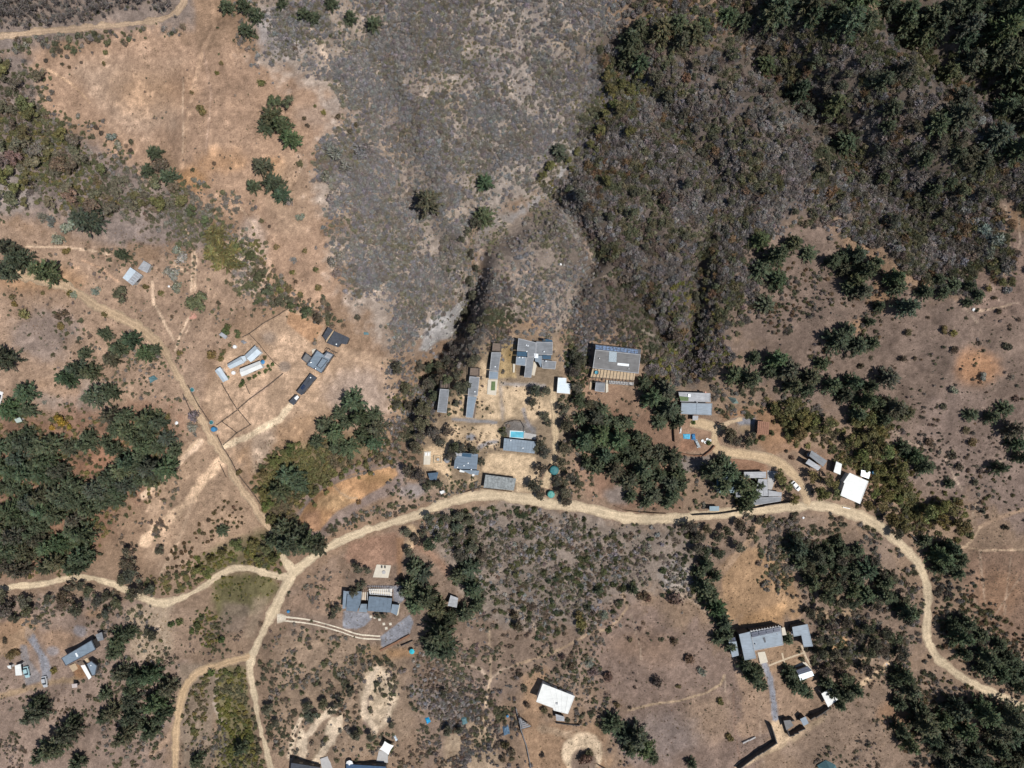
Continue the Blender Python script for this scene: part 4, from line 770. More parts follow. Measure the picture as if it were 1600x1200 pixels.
h.block([(712,706.5),(747,709.5),(745,733.5),(709,732)], 3.5, BLS, WA, seams=1.0, seam_dir=1, door=True, over=.4).block([(719.5,733.9),(749,735.4),(747,742.5),(735,741)], 2.9, BL, WA, seams=.9).slab([(722.5,708),(736.7,709.5),(736,714.7),(722,713)], 3.66, BG, 'roof_window').slab([(718.6,733.6),(726,734.2),(725.6,738.4),(717.8,737.4)], 2.6, WH, 'awning').panels([(711.5,707),(721.8,707.8),(721.4,713),(711,712)], 3.6, 2, 1, 'roof_sheet', GRL, .06).bits([(715,730),(725,727.5),(731.5,723.5),(736.5,733.5)], 3.5, hh=.4).chimney(739.5, 742, 2.9, WW, .9, .5)
h = House('carport', 'wide grey weathered carport roof at the edge of the main road', 'carport', (781, 754)); h.block([(758.5,741.7),(806.5,747.7),(802.7,766.5),(755.5,762)], 2.8, mat('roof_weathered', (.27, .29, .29), .7, .28, 1.3, 0, .3, .3), WT, open_=True, over=.5, seams=1.2)
h = House('terrace', 'pale paved slab with loungers at the left end of the sandy plaza', 'terrace', (668, 716)); h.slab([(662.5,705.7),(673.7,705),(672,726),(661.7,726)], .25, PA, 'slab'); h.boards([(663.5,707),(672,707),(671.5,712),(663.5,712)], .6, WP, 2, 'lounger', .7, .3)
h = House('fire_pit', 'square low fire pit on the sandy plaza', 'fire pit', (684, 717)); h.posts([(678.5,712),(689.5,712),(690,723),(678,723)], .4, mat('sandstone', (.58, .47, .32), .9, .08, 2), r=.2)
q = MB(); q.lathe(at(684.5, 718) - Vector((0, 0, .1)), [(.55, 0), (.55, .4), (.4, .4), (.4, .2), (.001, .2)], 14); q.build('bowl', STONE, h.o)
h = House('hut', 'dark blue roofed hut at the bottom of the sandy plaza', 'hut', (677, 744)); h.block([(668.5,739.5),(685,738),(682,750),(671.5,750)], 2.6, mat('roof_navy', (.07, .115, .17), .6, .15, 1), WA, windows=False, door=True)
# east houses
h = House('house', 'two part blue grey house with a green roof patch beside the tall pines', 'house', (1088, 632))
h.block([(1060,612.5),(1110,614.4),(1110,628.4),(1063,627.3)], 3.4, GRL, WA, edge=GRL, door=True).block([(1064.4,628.9),(1113,630.2),(1112,649),(1063.7,647)], 3.9, BL, WA, edge=GR, seams=6).slab([(1061,619),(1076,620.6),(1075.6,626.6),(1063.7,626.2)], 3.55, GN, 'roof_garden').slab([(1075,615.5),(1079,615.8),(1079,620.4),(1074.6,620)], 3.8, SKY, 'skylight').block([(1082.5,649.4),(1091.2,649.6),(1090.6,656.4),(1082,657)], 2.7, GRL, WA, windows=False).chimney(1101.5, 613, 3.4).bits([(1088.6,628.6)], 3.9, 'vent', MT)
q = House('tent', 'small pale green pyramid tent among the trees right of the blue grey house', 'tent', (1147, 625)); P, zt, z0, z1 = world_poly([(1137.5,620),(1150,622),(1155.6,631),(1145,631)], .3); KEEP.append([(1136,618),(1157,618),(1157,633),(1136,633)]); m = MB(); c = np.mean(P, axis=0)
m.add([(*a, z0 + .4) for a in P] + [(c[0], c[1], z1 + 2.6)], [(0, 1, 4), (1, 2, 4), (2, 3, 4), (3, 0, 4)]); m.build('canopy', mat('canvas_sage', (.28, .38, .34), .8, .08, 2), q.o); m = MB(); m.bar((c[0], c[1], z0), (c[0], c[1], z1 + 2.7), .05); m.build('pole', BM, q.o)
h = House('shed', 'rust brown roofed shed at the end of the gravel slab', 'shed', (1192, 668)); h.block([(1184.4,657.5),(1202.5,660),(1201,679.4),(1183,678.7)], 3.2, RU, BM, seams=.7, over=.25, door=True)
h = House('house', 'grey house half hidden under pines beside the main road', 'house', (1170, 765))
h.block([(1185,748.4),(1198.7,748.7),(1200,775),(1180,776)], 3.6, GRL, WA, seams=1.0, door=True).block([(1162.5,737.5),(1197,737),(1197,747),(1162.5,746.6)], 3.2, GRL, WA).block([(1173.7,777.5),(1221,776.4),(1220,783),(1177,790)], 3.0, GR, WA, edge=GRL).block([(1200.6,766),(1221.5,769.5),(1221,775.8),(1200.8,775.6)], 2.8, GRL, WA, windows=False).block([(1120,748.7),(1146,741),(1147.5,770),(1120,770)], 3.2, TG, WA, seams=1.2).block([(1148.5,748),(1162,747),(1179,776),(1150,777)], 3.3, GR, WA, seams=1.2).bits([(1133.5,768),(1136.5,753)], 3.2).slab([(1200,778),(1209,776.5),(1210,780.6),(1202,782)], 3.15, SKY, 'skylight').slab([(1199,735),(1215,737),(1206,765),(1199.5,765)], .3, CO, 'terrace')
h = House('hut', 'small teal roofed hut behind the roadside wall under the pines', 'hut', (1116, 796)); h.block([(1108.7,791),(1123.7,791),(1123.7,798.4),(1108.7,798.4)], 2.4, TG, WA, windows=False, door=True)
h = House('hut', 'dark double roofed hut with a tall shadow beside the loop drive', 'hut', (1274, 720))
h.block([(1268,703.7),(1292.5,720),(1286,729.4),(1264.4,712.5)], 4.6, GR, WA, seams=1.1, door=True, seam_dir=1).block([(1263.7,717),(1283,729.6),(1278,735.4),(1258.7,723.7)], 4.0, GRL, WA, seams=.9, seam_dir=1).block([(1261,710),(1266.6,704.6),(1264,712),(1262.6,713.6)], 3.6, GRL, WA, windows=False).boards([(1268.5,701.5),(1284,712),(1283,713),(1267,702.6)], 4.5, GRL, 1)
h = House('shed', 'small white roofed shed between the dark hut and the white square house', 'shed', (1310, 732)); h.block([(1306.9,721),(1315.6,725),(1313,741.9),(1302.5,737.5)], 3, WH, WA, windows=False, door=True)
h = House('shed', 'pale ribbed metal shed just right of the small white shed', 'shed', (1352, 741)); h.block([(1346,734.4),(1360,737.5),(1357.5,748),(1345,743.7)], 2.8, WB, WA, seams=.6, windows=False, door=True)
h = House('house', 'white square flat roofed house right of the loop drive', 'house', (1335, 762)); h.block([(1327.5,738.7),(1356.9,752),(1343.7,787.5),(1313,774),(1319.5,754.5),(1317.6,753.6)], 4, WH, WW, edge=WH, door=True).slab([(1320.5,772.6),(1325,774.4),(1324.6,775.4),(1320,773.4)], 4.06, GRW, 'roof_patch', .05)
# road-south cottage
h = House('house', 'wide house of blue striped roofs beside the grey gravel parking pad', 'house', (575, 942))
h.block([(542.7,928.5),(565,925.5),(563,943.5),(557.7,956),(540.5,954)], 3.8, BLS, WA, seams=1.4, door=True).block([(536.7,923),(542,924),(539.7,951),(535,951)], 3.4, BL, WA, windows=False).block([(576.5,931.5),(612.5,935),(610,957),(574,954.7)], 4, BLS, WA, seams=1.4).block([(563.9,943.7),(573.6,943.7),(573.6,957),(560,956)], 3.3, BL, WA, windows=False).block([(541,924),(565,924.4),(565,925.2),(542.7,928)], 3.4, BL, WA, windows=False).slab([(565.4,925.6),(575.8,925.6),(574,938),(564.5,937)], .5, DE, 'deck').slab([(576.5,920),(612.5,920),(611.7,931),(577,929.4)], .5, PA, 'terrace')
h.boards([(576.5,920.5),(612.5,920),(611.7,930.5),(578,928)], 3.5, WP, 12, 'slat', .16, .12).posts([(576.5,920.5),(612.5,920),(611.7,930.5),(578,928)], 3.3, WP).block([(612.8,944),(624,945.5),(620,961.5),(610.5,957)], 2.8, BL, WA, windows=False).slab([(620.5,946),(625,943),(622.5,960),(619.5,963)], .6, PA, 'terrace').boards([(564,925),(576,925),(575,938),(564.5,937)], 3.0, WP, 4, 'slat')
for k, (x, y) in enumerate([(579.5,963.7),(585.5,964.5),(593,968),(599.7,975),(603.5,981.7),(610,975)]):
    s_ = House('stepping_stone', 'square stepping stone, %s below the striped roof house' % ['first from the left', 'second from the left', 'third from the left', 'fourth from the left', 'second from the right', 'the rightmost'][k], 'paving stone', (x, y), 'stepping stones below the striped roof house'); s_.slab([(x - 2.2, y - 1.6), (x + 1.6, y - 2.2), (x + 2.2, y + 1.6), (x - 1.6, y + 2.2)], .16, PA, 'slab'); 
h = House('terrace', 'pale terrace with low seats above the striped roof house', 'terrace', (597, 893)); h.slab([(588.5,882),(611,883.5),(606.5,903),(582.5,902)], .35, PA, 'slab').boards([(594,884),(604,884.4),(604,888),(594,887.6)], .75, WA, 2, 'bench', .5, .35).bits([(600, 894)], .35, 'table', CO, .5, .35)
h = House('hut', 'small pale grey hut between the dark pines right of the striped roof house', 'hut', (707, 940)); h.block([(704,930),(716,934.5),(713.7,949.5),(699.5,946.5)], 2.8, GRL, WA, windows=False, door=True)
# lower left house
h = House('house', 'tilted blue grey house with a white skylight near the parked blue car', 'house', (124, 1024))
h.block([(95.6,1028),(143,1000),(150,1015),(103,1040.6)], 3.5, BL, WA, edge=DK, door=True, seams=6).slab([(117,1020.6),(119.4,1020),(122.4,1025.4),(120,1027)], 3.62, SKY, 'skylight').block([(142.5,1032.5),(152,1040),(148.7,1055),(143.7,1056),(135,1037.5)], 3.2, BL, WA, edge=DK).slab([(126,1040),(132.5,1038.7),(143,1058),(138.7,1062)], 2.7, CW, 'awning').block([(149,992),(159,987.5),(162,1000),(153,1002)], 3, GR, WA, windows=False).boards([(107.5,1040.6),(117.5,1036),(122,1045),(113.7,1050)], .5, DE, 8, 'deck_board', .28, .12).boards([(118,1036),(130,1031),(133,1037),(125,1040)], .5, DB, 8, 'deck_board', .28, .12).slab([(109,1025),(114,1034.5),(114.8,1034),(110,1024.4)], 3.66, DK, 'roof_seam', .12).bits([(143,1039)], 3.2).slab([(131.5,1030),(136,1027.5),(139,1033),(135,1036)], .6, DE, 'terrace')
h = House('carport', 'white ribbed carport roof left of the parked blue car', 'carport', (29, 1048)); h.block([(23,1040),(32,1037.5),(34.4,1055),(24.4,1055.6)], 2.4, WH, WP, open_=True, over=.3, seams=.9)
h = House('shed', 'tiny white shed beside the white ribbed carport', 'shed', (14, 1043)); h.block([(11,1040.5),(16.5,1039.5),(17.5,1045.5),(12.6,1044)], 2.2, WH, WW, windows=False)
h = House('shed', 'small pinkish shed below the tilted blue grey house', 'shed', (116, 1071)); h.block([(112,1069),(120.5,1068),(120.5,1074),(112.6,1075)], 2.3, mat('roof_pinkish', (.50, .44, .42), .7, .08, 1), BM, windows=False, door=True)
h = House('shed', 'small white and green shed under the pines at the left edge', 'shed', (28, 657)); h.block([(22,655),(31,652),(34.5,658.5),(26,661)], 2.4, mat('roof_sage', (.42, .50, .46), .6, .08, 1), WW, windows=False, door=True)
# lower right courtyard house
h = House('house', 'pale blue courtyard house with four dark solar panels on its upper edge', 'house', (1192, 1005))
h.block([(1154.5,991),(1171.7,986.8),(1181.5,1028.5),(1163.5,1031.5)], 6.0, BL, WA, edge=BL, door=True).block([(1172.2,986),(1219.7,978),(1224,1008),(1178.8,1016.5)], 4.6, BL, WA, edge=GRL).panels([(1173,988.5),(1219.7,979.5),(1220.5,986),(1174.7,996)], 4.7, 4, 2).slab([(1177,999),(1209,993),(1210.5,1005),(1180,1011)], 4.66, GRL, 'roof_patch', .05).slab([(1178,1012.4),(1222,1004),(1222.6,1006),(1178.4,1014.6)], 4.67, BL, 'roof_sheet', .06).slab([(1186,1001),(1188,1000.6),(1190,1006),(1188,1006.4)], 4.72, DK, 'roof_vent', .1).block([(1221,981),(1226,980),(1229,992),(1222.5,993)], 3.2, PA, WA, windows=False).bits([(1180,1006),(1214,990),(1217,1002)], 4.66, 'vent', MT).slab([(1205,998.5),(1208,998),(1208.8,1005.6),(1206,1006.2)], 4.85, SKY, 'skylight').boards([(1171,985),(1218.5,976.6),(1219,979),(1172,988)], 4.4, WP, 11, 'slat').slab([(1183.7,1019.5),(1195,1018),(1200,1034.5),(1188,1037.5)], .4, PA, 'terrace').block([(1192,997),(1195,996),(1197,1003.5),(1195,1004.4)], 4.9, DK, WA, windows=False)
h = House('shed', 'narrow pale blue shed left of the courtyard house', 'shed', (1147, 1014)); h.block([(1138.7,1003),(1150.7,1002),(1154.5,1024),(1144,1027)], 3.4, BL, WA, windows=False, door=True).panels([(1138.3,996.5),(1148.5,995.5),(1150,1001.6),(1139,1002.6)], 3.3, 3, 2)
h = House('house', 'L shaped blue roofed guest house right of the courtyard house', 'house', (1257, 992)); h.block([(1237.7,979.7),(1261.7,975),(1270,1009.7),(1255.7,1011),(1252,992.5),(1240,994.7)], 4.2, BL, WA, edge=BL, door=True).chimney(1238.5, 988.5, 2.4, WW, 1.2, .4)
h = House('house', 'small house with a dark solar middle strip below the courtyard garden', 'house', (1258, 1050)); h.block([(1247.5,1054.7),(1268.5,1048),(1272,1055.5),(1250.5,1063.7)], 3.4, WB, WA, door=True).slab([(1241.5,1039),(1258,1033.7),(1268.5,1046),(1243,1046.4)], .5, PA, 'terrace').block([(1243.5,1047.4),(1262,1040.6),(1268.3,1047.2),(1247.6,1054.3)], 3.0, DK, WA, windows=False).panels([(1244.5,1047.6),(1261.6,1041.4),(1267.5,1047.2),(1248,1053.7)], 3.04, 3, 2)
h = House('shelter', 'white roofed shelter dappled by the pine at the lower right', 'shelter', (1297, 1090)); h.block([(1283.5,1084),(1298.5,1075),(1310.5,1092),(1294,1105)], 3.2, WH, WP, open_=True)
h = House('gatehouse', 'small brownish gatehouse roof left of the pale blue gatehouse roof', 'gatehouse', (1232, 1133)); h.block([(1224.4,1126),(1235,1125),(1240,1133.7),(1228.7,1141)], 3.4, GRW, BM, windows=False, door=True)
h = House('gatehouse', 'small square pale blue gatehouse roof by the lower right wall', 'gatehouse', (1257, 1127)); h.block([(1250,1123.7),(1258.7,1119.4),(1263.7,1130),(1255.6,1134.4)], 3.6, BL, BM, windows=False, door=True)
h = House('house', 'bright white flat roofed house with a notched lower edge on the bottom plain', 'house', (868, 1092)); h.block([(848,1068),(898.3,1087.5),(887.3,1115.6),(865.3,1110),(863.5,1106),(837.8,1096.4)], 3.6, WH, WW, edge=WH, door=True, seams=2.4).slab([(858,1096),(870,1099.5),(869,1102.5),(857,1098.5)], 3.66, mat('roof_stain', (.62, .63, .60), .7, .15, 2), 'roof_patch', .04).chimney(870, 1099, 3.6, GRL, .7, .3)
h = House('shed', 'grey annex shed below the bright white notched house', 'shed', (875, 1121)); h.block([(868,1115.6),(881.8,1119.8),(881.8,1127),(869.4,1126)], 2.6, GRL, BM, windows=False)
h = House('house', 'dark blue house roof cut by the bottom edge under the white umbrella', 'house', (575, 1200)); h.block([(541,1194),(603,1198),(603,1222),(541,1222)], 3, mat('roof_deep_blue', (.05, .09, .16), .4, .15, 1), WA).slab([(592,1172),(606,1176),(606,1192),(588,1190)], .3, CO, 'terrace')
h = House('house', 'dark roofed house cut by the bottom edge below the earth terraces', 'house', (478, 1198)); h.block([(455,1192),(500,1199),(496,1222),(452,1222)], 3, DK, WA).slab([(500,1186),(522,1178),(524,1200),(504,1206)], .3, CO, 'terrace')
h = House('tent', 'dark teal tent roof at the bottom edge below the gatehouses', 'tent', (1290, 1196)); P, zt, z0, z1 = world_poly([(1277,1196),(1290,1188),(1306,1194),(1312,1206),(1285,1210)], .3); m = MB(); c = np.mean(P, axis=0); m.add([(*a, z0 + .6) for a in P] + [(c[0], c[1], z1 + 3)], [(i, (i + 1) % 5, 5) for i in range(5)]); m.build('canopy', CTe, h.o); m = MB(); m.bar((c[0], c[1], z0), (c[0], c[1], z1 + 3.1), .06); m.build('pole', BM, h.o)

# ------------------------------------------------------------------ tanks, umbrellas, tarps, cars, fences
def tank(px, r, m_, label, hh=2.2, name='water_tank', cat='water tank'):
    p = at(*px); o = tag(empty(name, p), label, cat); q = MB(); z = p.z - .1; KEEP.append(ell(px[0], px[1], r * 4.6))
    q.lathe((p.x, p.y, z), [(r, 0), (r * 1.02, hh * .2), (r, hh * .24), (r * 1.02, hh * .5), (r, hh * .54), (r * 1.02, hh * .8), (r, hh * .85), (r * .8, hh * .96), (r * .3, hh)], 24); q.build('tank', m_, o)
    q = MB(); q.lathe((p.x, p.y, z), [(r * .3, hh + .003), (r * .3, hh + .1), (.001, hh + .14)], 16); q.build('lid', m_, o); return o
tank((865.5, 734), 1.75, TE, 'larger dark teal water tank beside the driveway trees', 2.4); tank((860.7, 771.5), 1.4, TGm, 'green water tank at the road edge under the trees', 2.2)
tank((336.2, 670.5), .95, TB, 'bright blue water tank at the roadside corral corner'); tank((365.7, 582.5), .75, WP, 'small round white tank between the twin white houses', 1.2); tank((368, 542), .7, WP, 'white tank above the twin white houses by the fence', 1.4)
tank((1363.7, 737.5), 1.0, TB, 'blue tank beside the pale ribbed metal shed', 1.8); tank((451, 955), .55, TB, 'small blue barrel beside the road junction drive', .9, 'barrel', 'barrel'); tank((793, 1118), .5, TB, 'small blue barrel on the bottom plain left of the white notched house', .9, 'barrel', 'barrel')
for px, r, lb in (((301, 609), .9, 'grey round water trough beside the left dirt road'), ((331, 660), .9, 'grey round water trough above the bright blue tank')):
    p = at(*px); o = tag(empty('water_trough', p), lb, 'trough'); q = MB(); q.lathe(p - Vector((0, 0, .15)), [(r, 0), (r, .75), (r * .85, .75), (r * .85, .3), (.001, .3)], 20); q.build('basin', CO, o); q = MB(); q.lathe(p - Vector((0, 0, .15)), [(r * .84, .6), (.001, .61)], 20); q.build('water', TGm if 0 else TE, o)
def umbrella(px, r, m_, label, n=8, hh=2.4):
    p = at(*px); o = tag(empty('umbrella', p), label, 'umbrella'); q = MB(); q.lathe(p, [(r, hh - .35), (r * .5, hh - .1), (.02, hh + .15)], n); q.build('canopy', m_, o); q = MB(); q.bar(p - Vector((0, 0, .1)), p + Vector((0, 0, hh + .25)), .035, n=6); q.build('pole', MT, o)
    q = MB()
    for k in range(n): t = 6.2832 * k / n; q.bar(p + Vector((0, 0, hh + .08)), p + Vector((r * .97 * math.cos(t), r * .97 * math.sin(t), hh - .39)), .015)
    tag(q.build('rib', MT, o), kind='stuff')
umbrella((644.7, 1015), 1.05, CY, 'bright teal umbrella on the small sandy clearing', 10); umbrella((548, 1189), 1.4, CW, 'white octagonal umbrella at the bottom edge'); umbrella((699, 718.5), 1.1, CG, 'grey umbrella beside the shady hedge of the square cottage'); umbrella((413.7, 566), .8, CB, 'small blue umbrella beside the lower twin white house')
def tarp(px, m_, label, hh=.5, name='tarp', cat='tarp', n=6, jit=.3):
    """a crumpled sheet draped over things: a bumpy grid"""
    P, zt, z0, z1 = world_poly(px, .2); A, B_, C_, D_ = [Vector(q) for q in P]; r = np.random.RandomState(len(label)); q = MB(); vs = []
    for j in range(n + 1):
        for i in range(n + 1):
            u, v = i / n, j / n; p = A.lerp(B_, u).lerp(D_.lerp(C_, u), v); ed = min(u, v, 1 - u, 1 - v) > .01
            vs.append((p.x + r.normal(0, .04), p.y + r.normal(0, .04), hz(p.x, p.y) + .08 + (hh * r.uniform(1 - jit, 1 + jit) if ed else .02)))
    q.add(vs, [(j * (n + 1) + i, j * (n + 1) + i + 1, (j + 1) * (n + 1) + i + 1, (j + 1) * (n + 1) + i) for j in range(n) for i in range(n)])
    o = q.build(name, m_, None, at(*np.mean(px, axis=0))); KEEP.append(list(px))
    if o.data.polygons[0].normal.z < 0: o.data.flip_normals()
    return tag(o, label, cat)
tarp([(1067.5,678),(1078.7,678),(1078,686),(1068,685.6)], mat('pool_cover', (.06, .36, .56), .5, .2, 1.2), 'bright blue rectangular pool cover on the walled brown yard', .15, 'pool_cover', 'pool cover')
tarp([(1080,678),(1086,677.5),(1087,687),(1081,687.5)], CB, 'crumpled blue tarp next to the bright blue pool cover', .7); tarp([(1084,688),(1089,686),(1095,699),(1090,700)], mat('tarp_silver', (.45, .50, .52), .4, .15, 3), 'silver grey covered boat below the crumpled blue tarp', .8, 'covered_boat', 'boat')
tarp([(686,767),(692,765),(698,769),(688,773)], CW, 'white cloth awning by the hedge above the main road', .9); tarp([(664,1122),(670,1121),(673,1128),(667,1132)], mat('tarp_bright_blue', (.02, .33, .62), .55, .15, 3), 'bright blue tarp among the dry bushes above the white sail', .6)
tarp([(232,590),(240,586),(246,592),(235,599)], CTe, 'teal tarp beside the bushes left of the dirt road', .7); tarp([(568,519),(575,519),(576,523),(569,523)], CTe, 'faint teal sheet on the grass right of the slate roofed outbuilding', .15)
tarp([(720,1122),(729,1120),(731,1130),(722,1133)], CTe, 'dull teal tarp among the bushes near the bottom path', .5); tarp([(785,1136),(794,1132),(797,1145),(787,1149)], mat('tarp_slate_blue', (.10, .17, .25), .6, .15, 3), 'dull blue tarp among trees at the bottom', .6); tarp([(615,1150),(618,1149),(621.5,1157),(618,1159)], WB, 'narrow pale blue sheet beside the white sail', .4)
tarp([(375,533),(380,531),(386,535),(381,538)], CG, 'pale grey sheet beside the upper compound fence', .25); tarp([(1062.5,668),(1065,668),(1064.5,677),(1062,677)], CW, 'narrow white sheet at the left wall of the brown yard', .4)
# white shade sail and grey triangular sail
def sail(px, hs, m_, label, bow=.12, n=10):
    P = [atz(x, y, at(x, y, hh).z + hh) for (x, y), hh in zip(px, hs)]; o = tag(empty('shade_sail', at(*np.mean(px, axis=0))), label, 'shade sail'); c = sum(P, Vector()) / len(P); ring = []
    for i in range(len(P)):
        a, b = P[i], P[(i + 1) % len(P)]
        for k in range(n): t = k / n; p = a.lerp(b, t); ring.append(p + (c - p) * bow * 4 * t * (1 - t))
    q = MB(); N_ = len(ring); q.add([c] + [c.lerp(p, .5) for p in ring] + ring, [(0, 1 + i, 1 + (i + 1) % N_) for i in range(N_)] + [(1 + i, 1 + N_ + i, 1 + N_ + (i + 1) % N_, 1 + (i + 1) % N_) for i in range(N_)]); q.build('canopy', m_, o)
    for p in P: q = MB(); q.bar((p.x, p.y, hz(p.x, p.y) - .2), p + Vector((0, 0, .15)), .06, n=6); q.build('post', MT, o)
    return o
sail([(601,1158),(615.4,1165),(607,1179.7),(592.7,1171)], [3.6, 2.6, 3.6, 2.6], CW, 'white four cornered shade sail over the bottom terrace')
h = House('lean_to', 'grey slatted triangular lean-to left of the bright white notched house', 'lean-to', (819, 1131)); h.posts([(811.6,1121),(830,1135),(815.8,1139)], 2.2); h.boards([(811.6,1121),(813,1122),(815.8,1139),(815,1138.5)], 2.35, CG, 1, 'slat', .9)
for k in range(6):
    t = (k + .5) / 6; a = (811.6 + (830 - 811.6) * t, 1121 + 14 * t); b = (811.6 + 4.2 * t, 1121 + 18 * t); h.boards([a, (a[0] + .3, a[1] + .3), (b[0] + .3, b[1] + .3), b], 2.3, CG, 1, 'slat', .55)
def car(px, ang, m_, label, L=4.4, W=1.8, name='parked_car'):
    p = at(*px); o = tag(empty(name, p, ang), label, 'car'); KEEP.append(ell(px[0], px[1], 12))
    def loft(secs, nm, mm):
        q = MB(); n = len(secs[0])
        for s_ in secs: q.v += s_
        for j in range(len(secs) - 1):
            for i in range(n): q.f.append((j * n + i, j * n + (i + 1) % n, (j + 1) * n + (i + 1) % n, (j + 1) * n + i)); q.m.append(0)
        q.f += [tuple(range(n - 1, -1, -1)), tuple((len(secs) - 1) * n + i for i in range(n))]; q.m += [0, 0]
        me_ = q.mesh(nm, mm); bm = bmesh.new(); bm.from_mesh(me_); bmesh.ops.recalc_face_normals(bm, faces=bm.faces); bm.to_mesh(me_); bm.free(); return link(nm, me_, o)
    sec = lambda x, w, zb, zt: [(x, -w, zb), (x, w, zb), (x, w * 1.0, zt - .12), (x, w * .9, zt), (x, -w * .9, zt), (x, -w, zt - .12)]
    h2 = W / 2
    loft([sec(-L/2, h2*.82, .4, .78), sec(-L*.46, h2*.97, .28, .92), sec(-L*.2, h2, .25, .98), sec(L*.2, h2, .25, .97), sec(L*.42, h2*.96, .28, .84), sec(L/2, h2*.78, .4, .68)], 'body', m_)
    loft([sec(-L*.40, h2*.78, .94, .97), sec(-L*.30, h2*.80, .94, 1.42), sec(L*.06, h2*.80, .94, 1.45), sec(L*.24, h2*.78, .94, .97)], 'cabin_glass', GL)
    loft([sec(-L*.30, h2*.76, 1.44, 1.5), sec(-L*.1, h2*.78, 1.46, 1.55), sec(L*.05, h2*.76, 1.45, 1.51)], 'roof', m_)
    for sx in (-.31, .31):
        for sy in (-1, 1):
            q = MB(); c = Vector((sx * L, sy * (h2 - .1), .32)); q.bar(c - Vector((0, .11, 0)), c + Vector((0, .11, 0)), .32, n=14); wq = link('wheel', q.mesh('wheel', TYRE), o)
    for sy in (-1, 1):
        q = MB(); q.box((L * .475, sy * h2 * .6, .66), (.16, .34, .14)); link('headlight', q.mesh('headlight', WP), o); q = MB(); q.box((L * .12, sy * (h2 + .09), .98), (.16, .18, .12)); link('mirror', q.mesh('mirror', m_), o)
    return o
car((43.4, 1049), math.radians(-78), mat('paint_pale_blue', (.42, .62, .66), .3, .03, 1, .2, .6), 'pale blue car parked on the grey brown drive')
car((71.5, 1064), math.radians(-80), mat('paint_silver', (.62, .64, .66), .3, .03, 1, .3, .6), 'silver white car at the end of the grey gravel drive')
car((1242.4, 759), math.radians(-47), mat('paint_white', (.74, .78, .78), .3, .03, 1, .1, .6), 'white car parked on the loop drive near the pine shaded house')
car((1, 621), math.radians(75), mat('paint_white', (.7, .7, .7)), 'white van at the left edge among the conifers', 4.8, 1.9, 'parked_van')['category'] = 'van'
# pile of pink bricks: each block on its own
o = tag(empty('brick_pile', at(302.5, 494.7)), 'pile of pinkish bricks below the big round green tree', 'brick pile'); M0 = None
for k in range(60):
    x, y = 302.5 + R.normal(0, 2.6), 494.7 + R.normal(0, 2.4); p = at(x, y)
    if M0 is None: q = MB(); q.box((0, 0, 0), (.5, .25, .2)); M0 = q.mesh('brick', BRICK)
    b = link('brick', M0, o); b.location = Vector((p.x, p.y, p.z + .1 + .12 * (k % 3))) - o.location; b.rotation_euler = (R.normal(0, .1), R.normal(0, .1), R.uniform(0, 3))
# white ring planters on the brown yard
for k, (x, y) in enumerate([(1097.5,688.7),(1102,691),(1105,686.5),(1109,688)]):
    p = at(x, y); q = MB(); q.lathe(p - Vector((0, 0, .1)), [(.55, 0), (.55, .42), (.36, .42), (.36, .15), (.001, .15)], 16)
    tag(q.build('planter', WP, None, p), 'white tyre planter, %s of the four beside the brown yard' % ['leftmost', 'second from left', 'third from left', 'rightmost'][k], 'planter', 'white tyre planters on the brown yard')
def fence(pts, label, cat='fence', hh=1.2, step=2.2, m_=None, solid=False, th=.12, name='fence', group=None):
    W = [at(*p) for p in pts]; o = tag(empty(name, W[0]), label, cat, group); m_ = m_ or FENCE; PS = MB()
    for a, b in zip(W[:-1], W[1:]):
        d = (b - a); n = max(1, int(d.length / step))
        if solid:
            e = Vector((-d.y, d.x, 0)).normalized() * th / 2; q = MB()
            for i in range(n):
                p0, p1 = a.lerp(b, i / n), a.lerp(b, (i + 1) / n); z0, z1 = min(hz(p0.x, p0.y), hz(p1.x, p1.y)) - .4, max(hz(p0.x, p0.y), hz(p1.x, p1.y)) + hh
                q.prism([(p0 - e).xy[:], (p1 - e).xy[:], (p1 + e).xy[:], (p0 + e).xy[:]], z0, z1)
            q.build('wall_panel', m_, o)
        else:
            q = MB()
            for i in range(n + 1):
                p0 = a.lerp(b, i / n); p0.z = hz(p0.x, p0.y); PS.box((p0.x, p0.y, p0.z + hh / 2 - .1), (.13, .13, hh + .2))
                if i < n:
                    p1 = a.lerp(b, (i + 1) / n); p1.z = hz(p1.x, p1.y)
                    for f in (.4, .7, .95): q.bar(p0 + Vector((0, 0, hh * f)), p1 + Vector((0, 0, hh * f)), .045)
            tag(q.build('rail', m_, o), kind='stuff')
    if not solid: tag(PS.build('post', m_, o), kind='stuff')
    return o
fence([(390.5,521.7),(405.5,537.5),(416,551),(431,567.5),(438.5,573.5)], 'dark rail fence right of the twin white houses')
fence([(443,584),(419,603.5),(392,623),(373,639.5)], 'dark rail fence along the lower side of the twin house garden')
fence([(347.7,599),(362,624.5),(371.7,639.5)], 'dark rail fence left below the pale gabled shed'); fence([(385,601),(391,615)], 'short rail fence across the twin house garden')
fence([(373.7,641),(392.5,663.7),(370.5,677),(350,695)], 'rail fence round the outer corral by the roadside'); fence([(347.5,658),(371,676)], 'rail fence splitting the roadside corral'); fence([(371,641.5),(349,657.5),(340,664)], 'thin rail fence along the top of the roadside corral')
fence([(295,602.5),(312.5,635),(329,659)], 'rail fence beside the left dirt road above the trough'); fence([(341,681),(350,700),(357.5,711),(372,738),(400,775),(410,790)], 'rail fence beside the left dirt road below the blue tank')
fence([(380,527),(390,522),(410,507),(428,497),(455,481)], 'rail fence along the upper edge of the tan compound')
fence([(287,616),(298,640),(309,660)], 'rail fence on the left side of the dirt road', hh=1.0); fence([(345,726),(350,736),(354,745)], 'short log fence beside the dirt road bend', hh=.8)
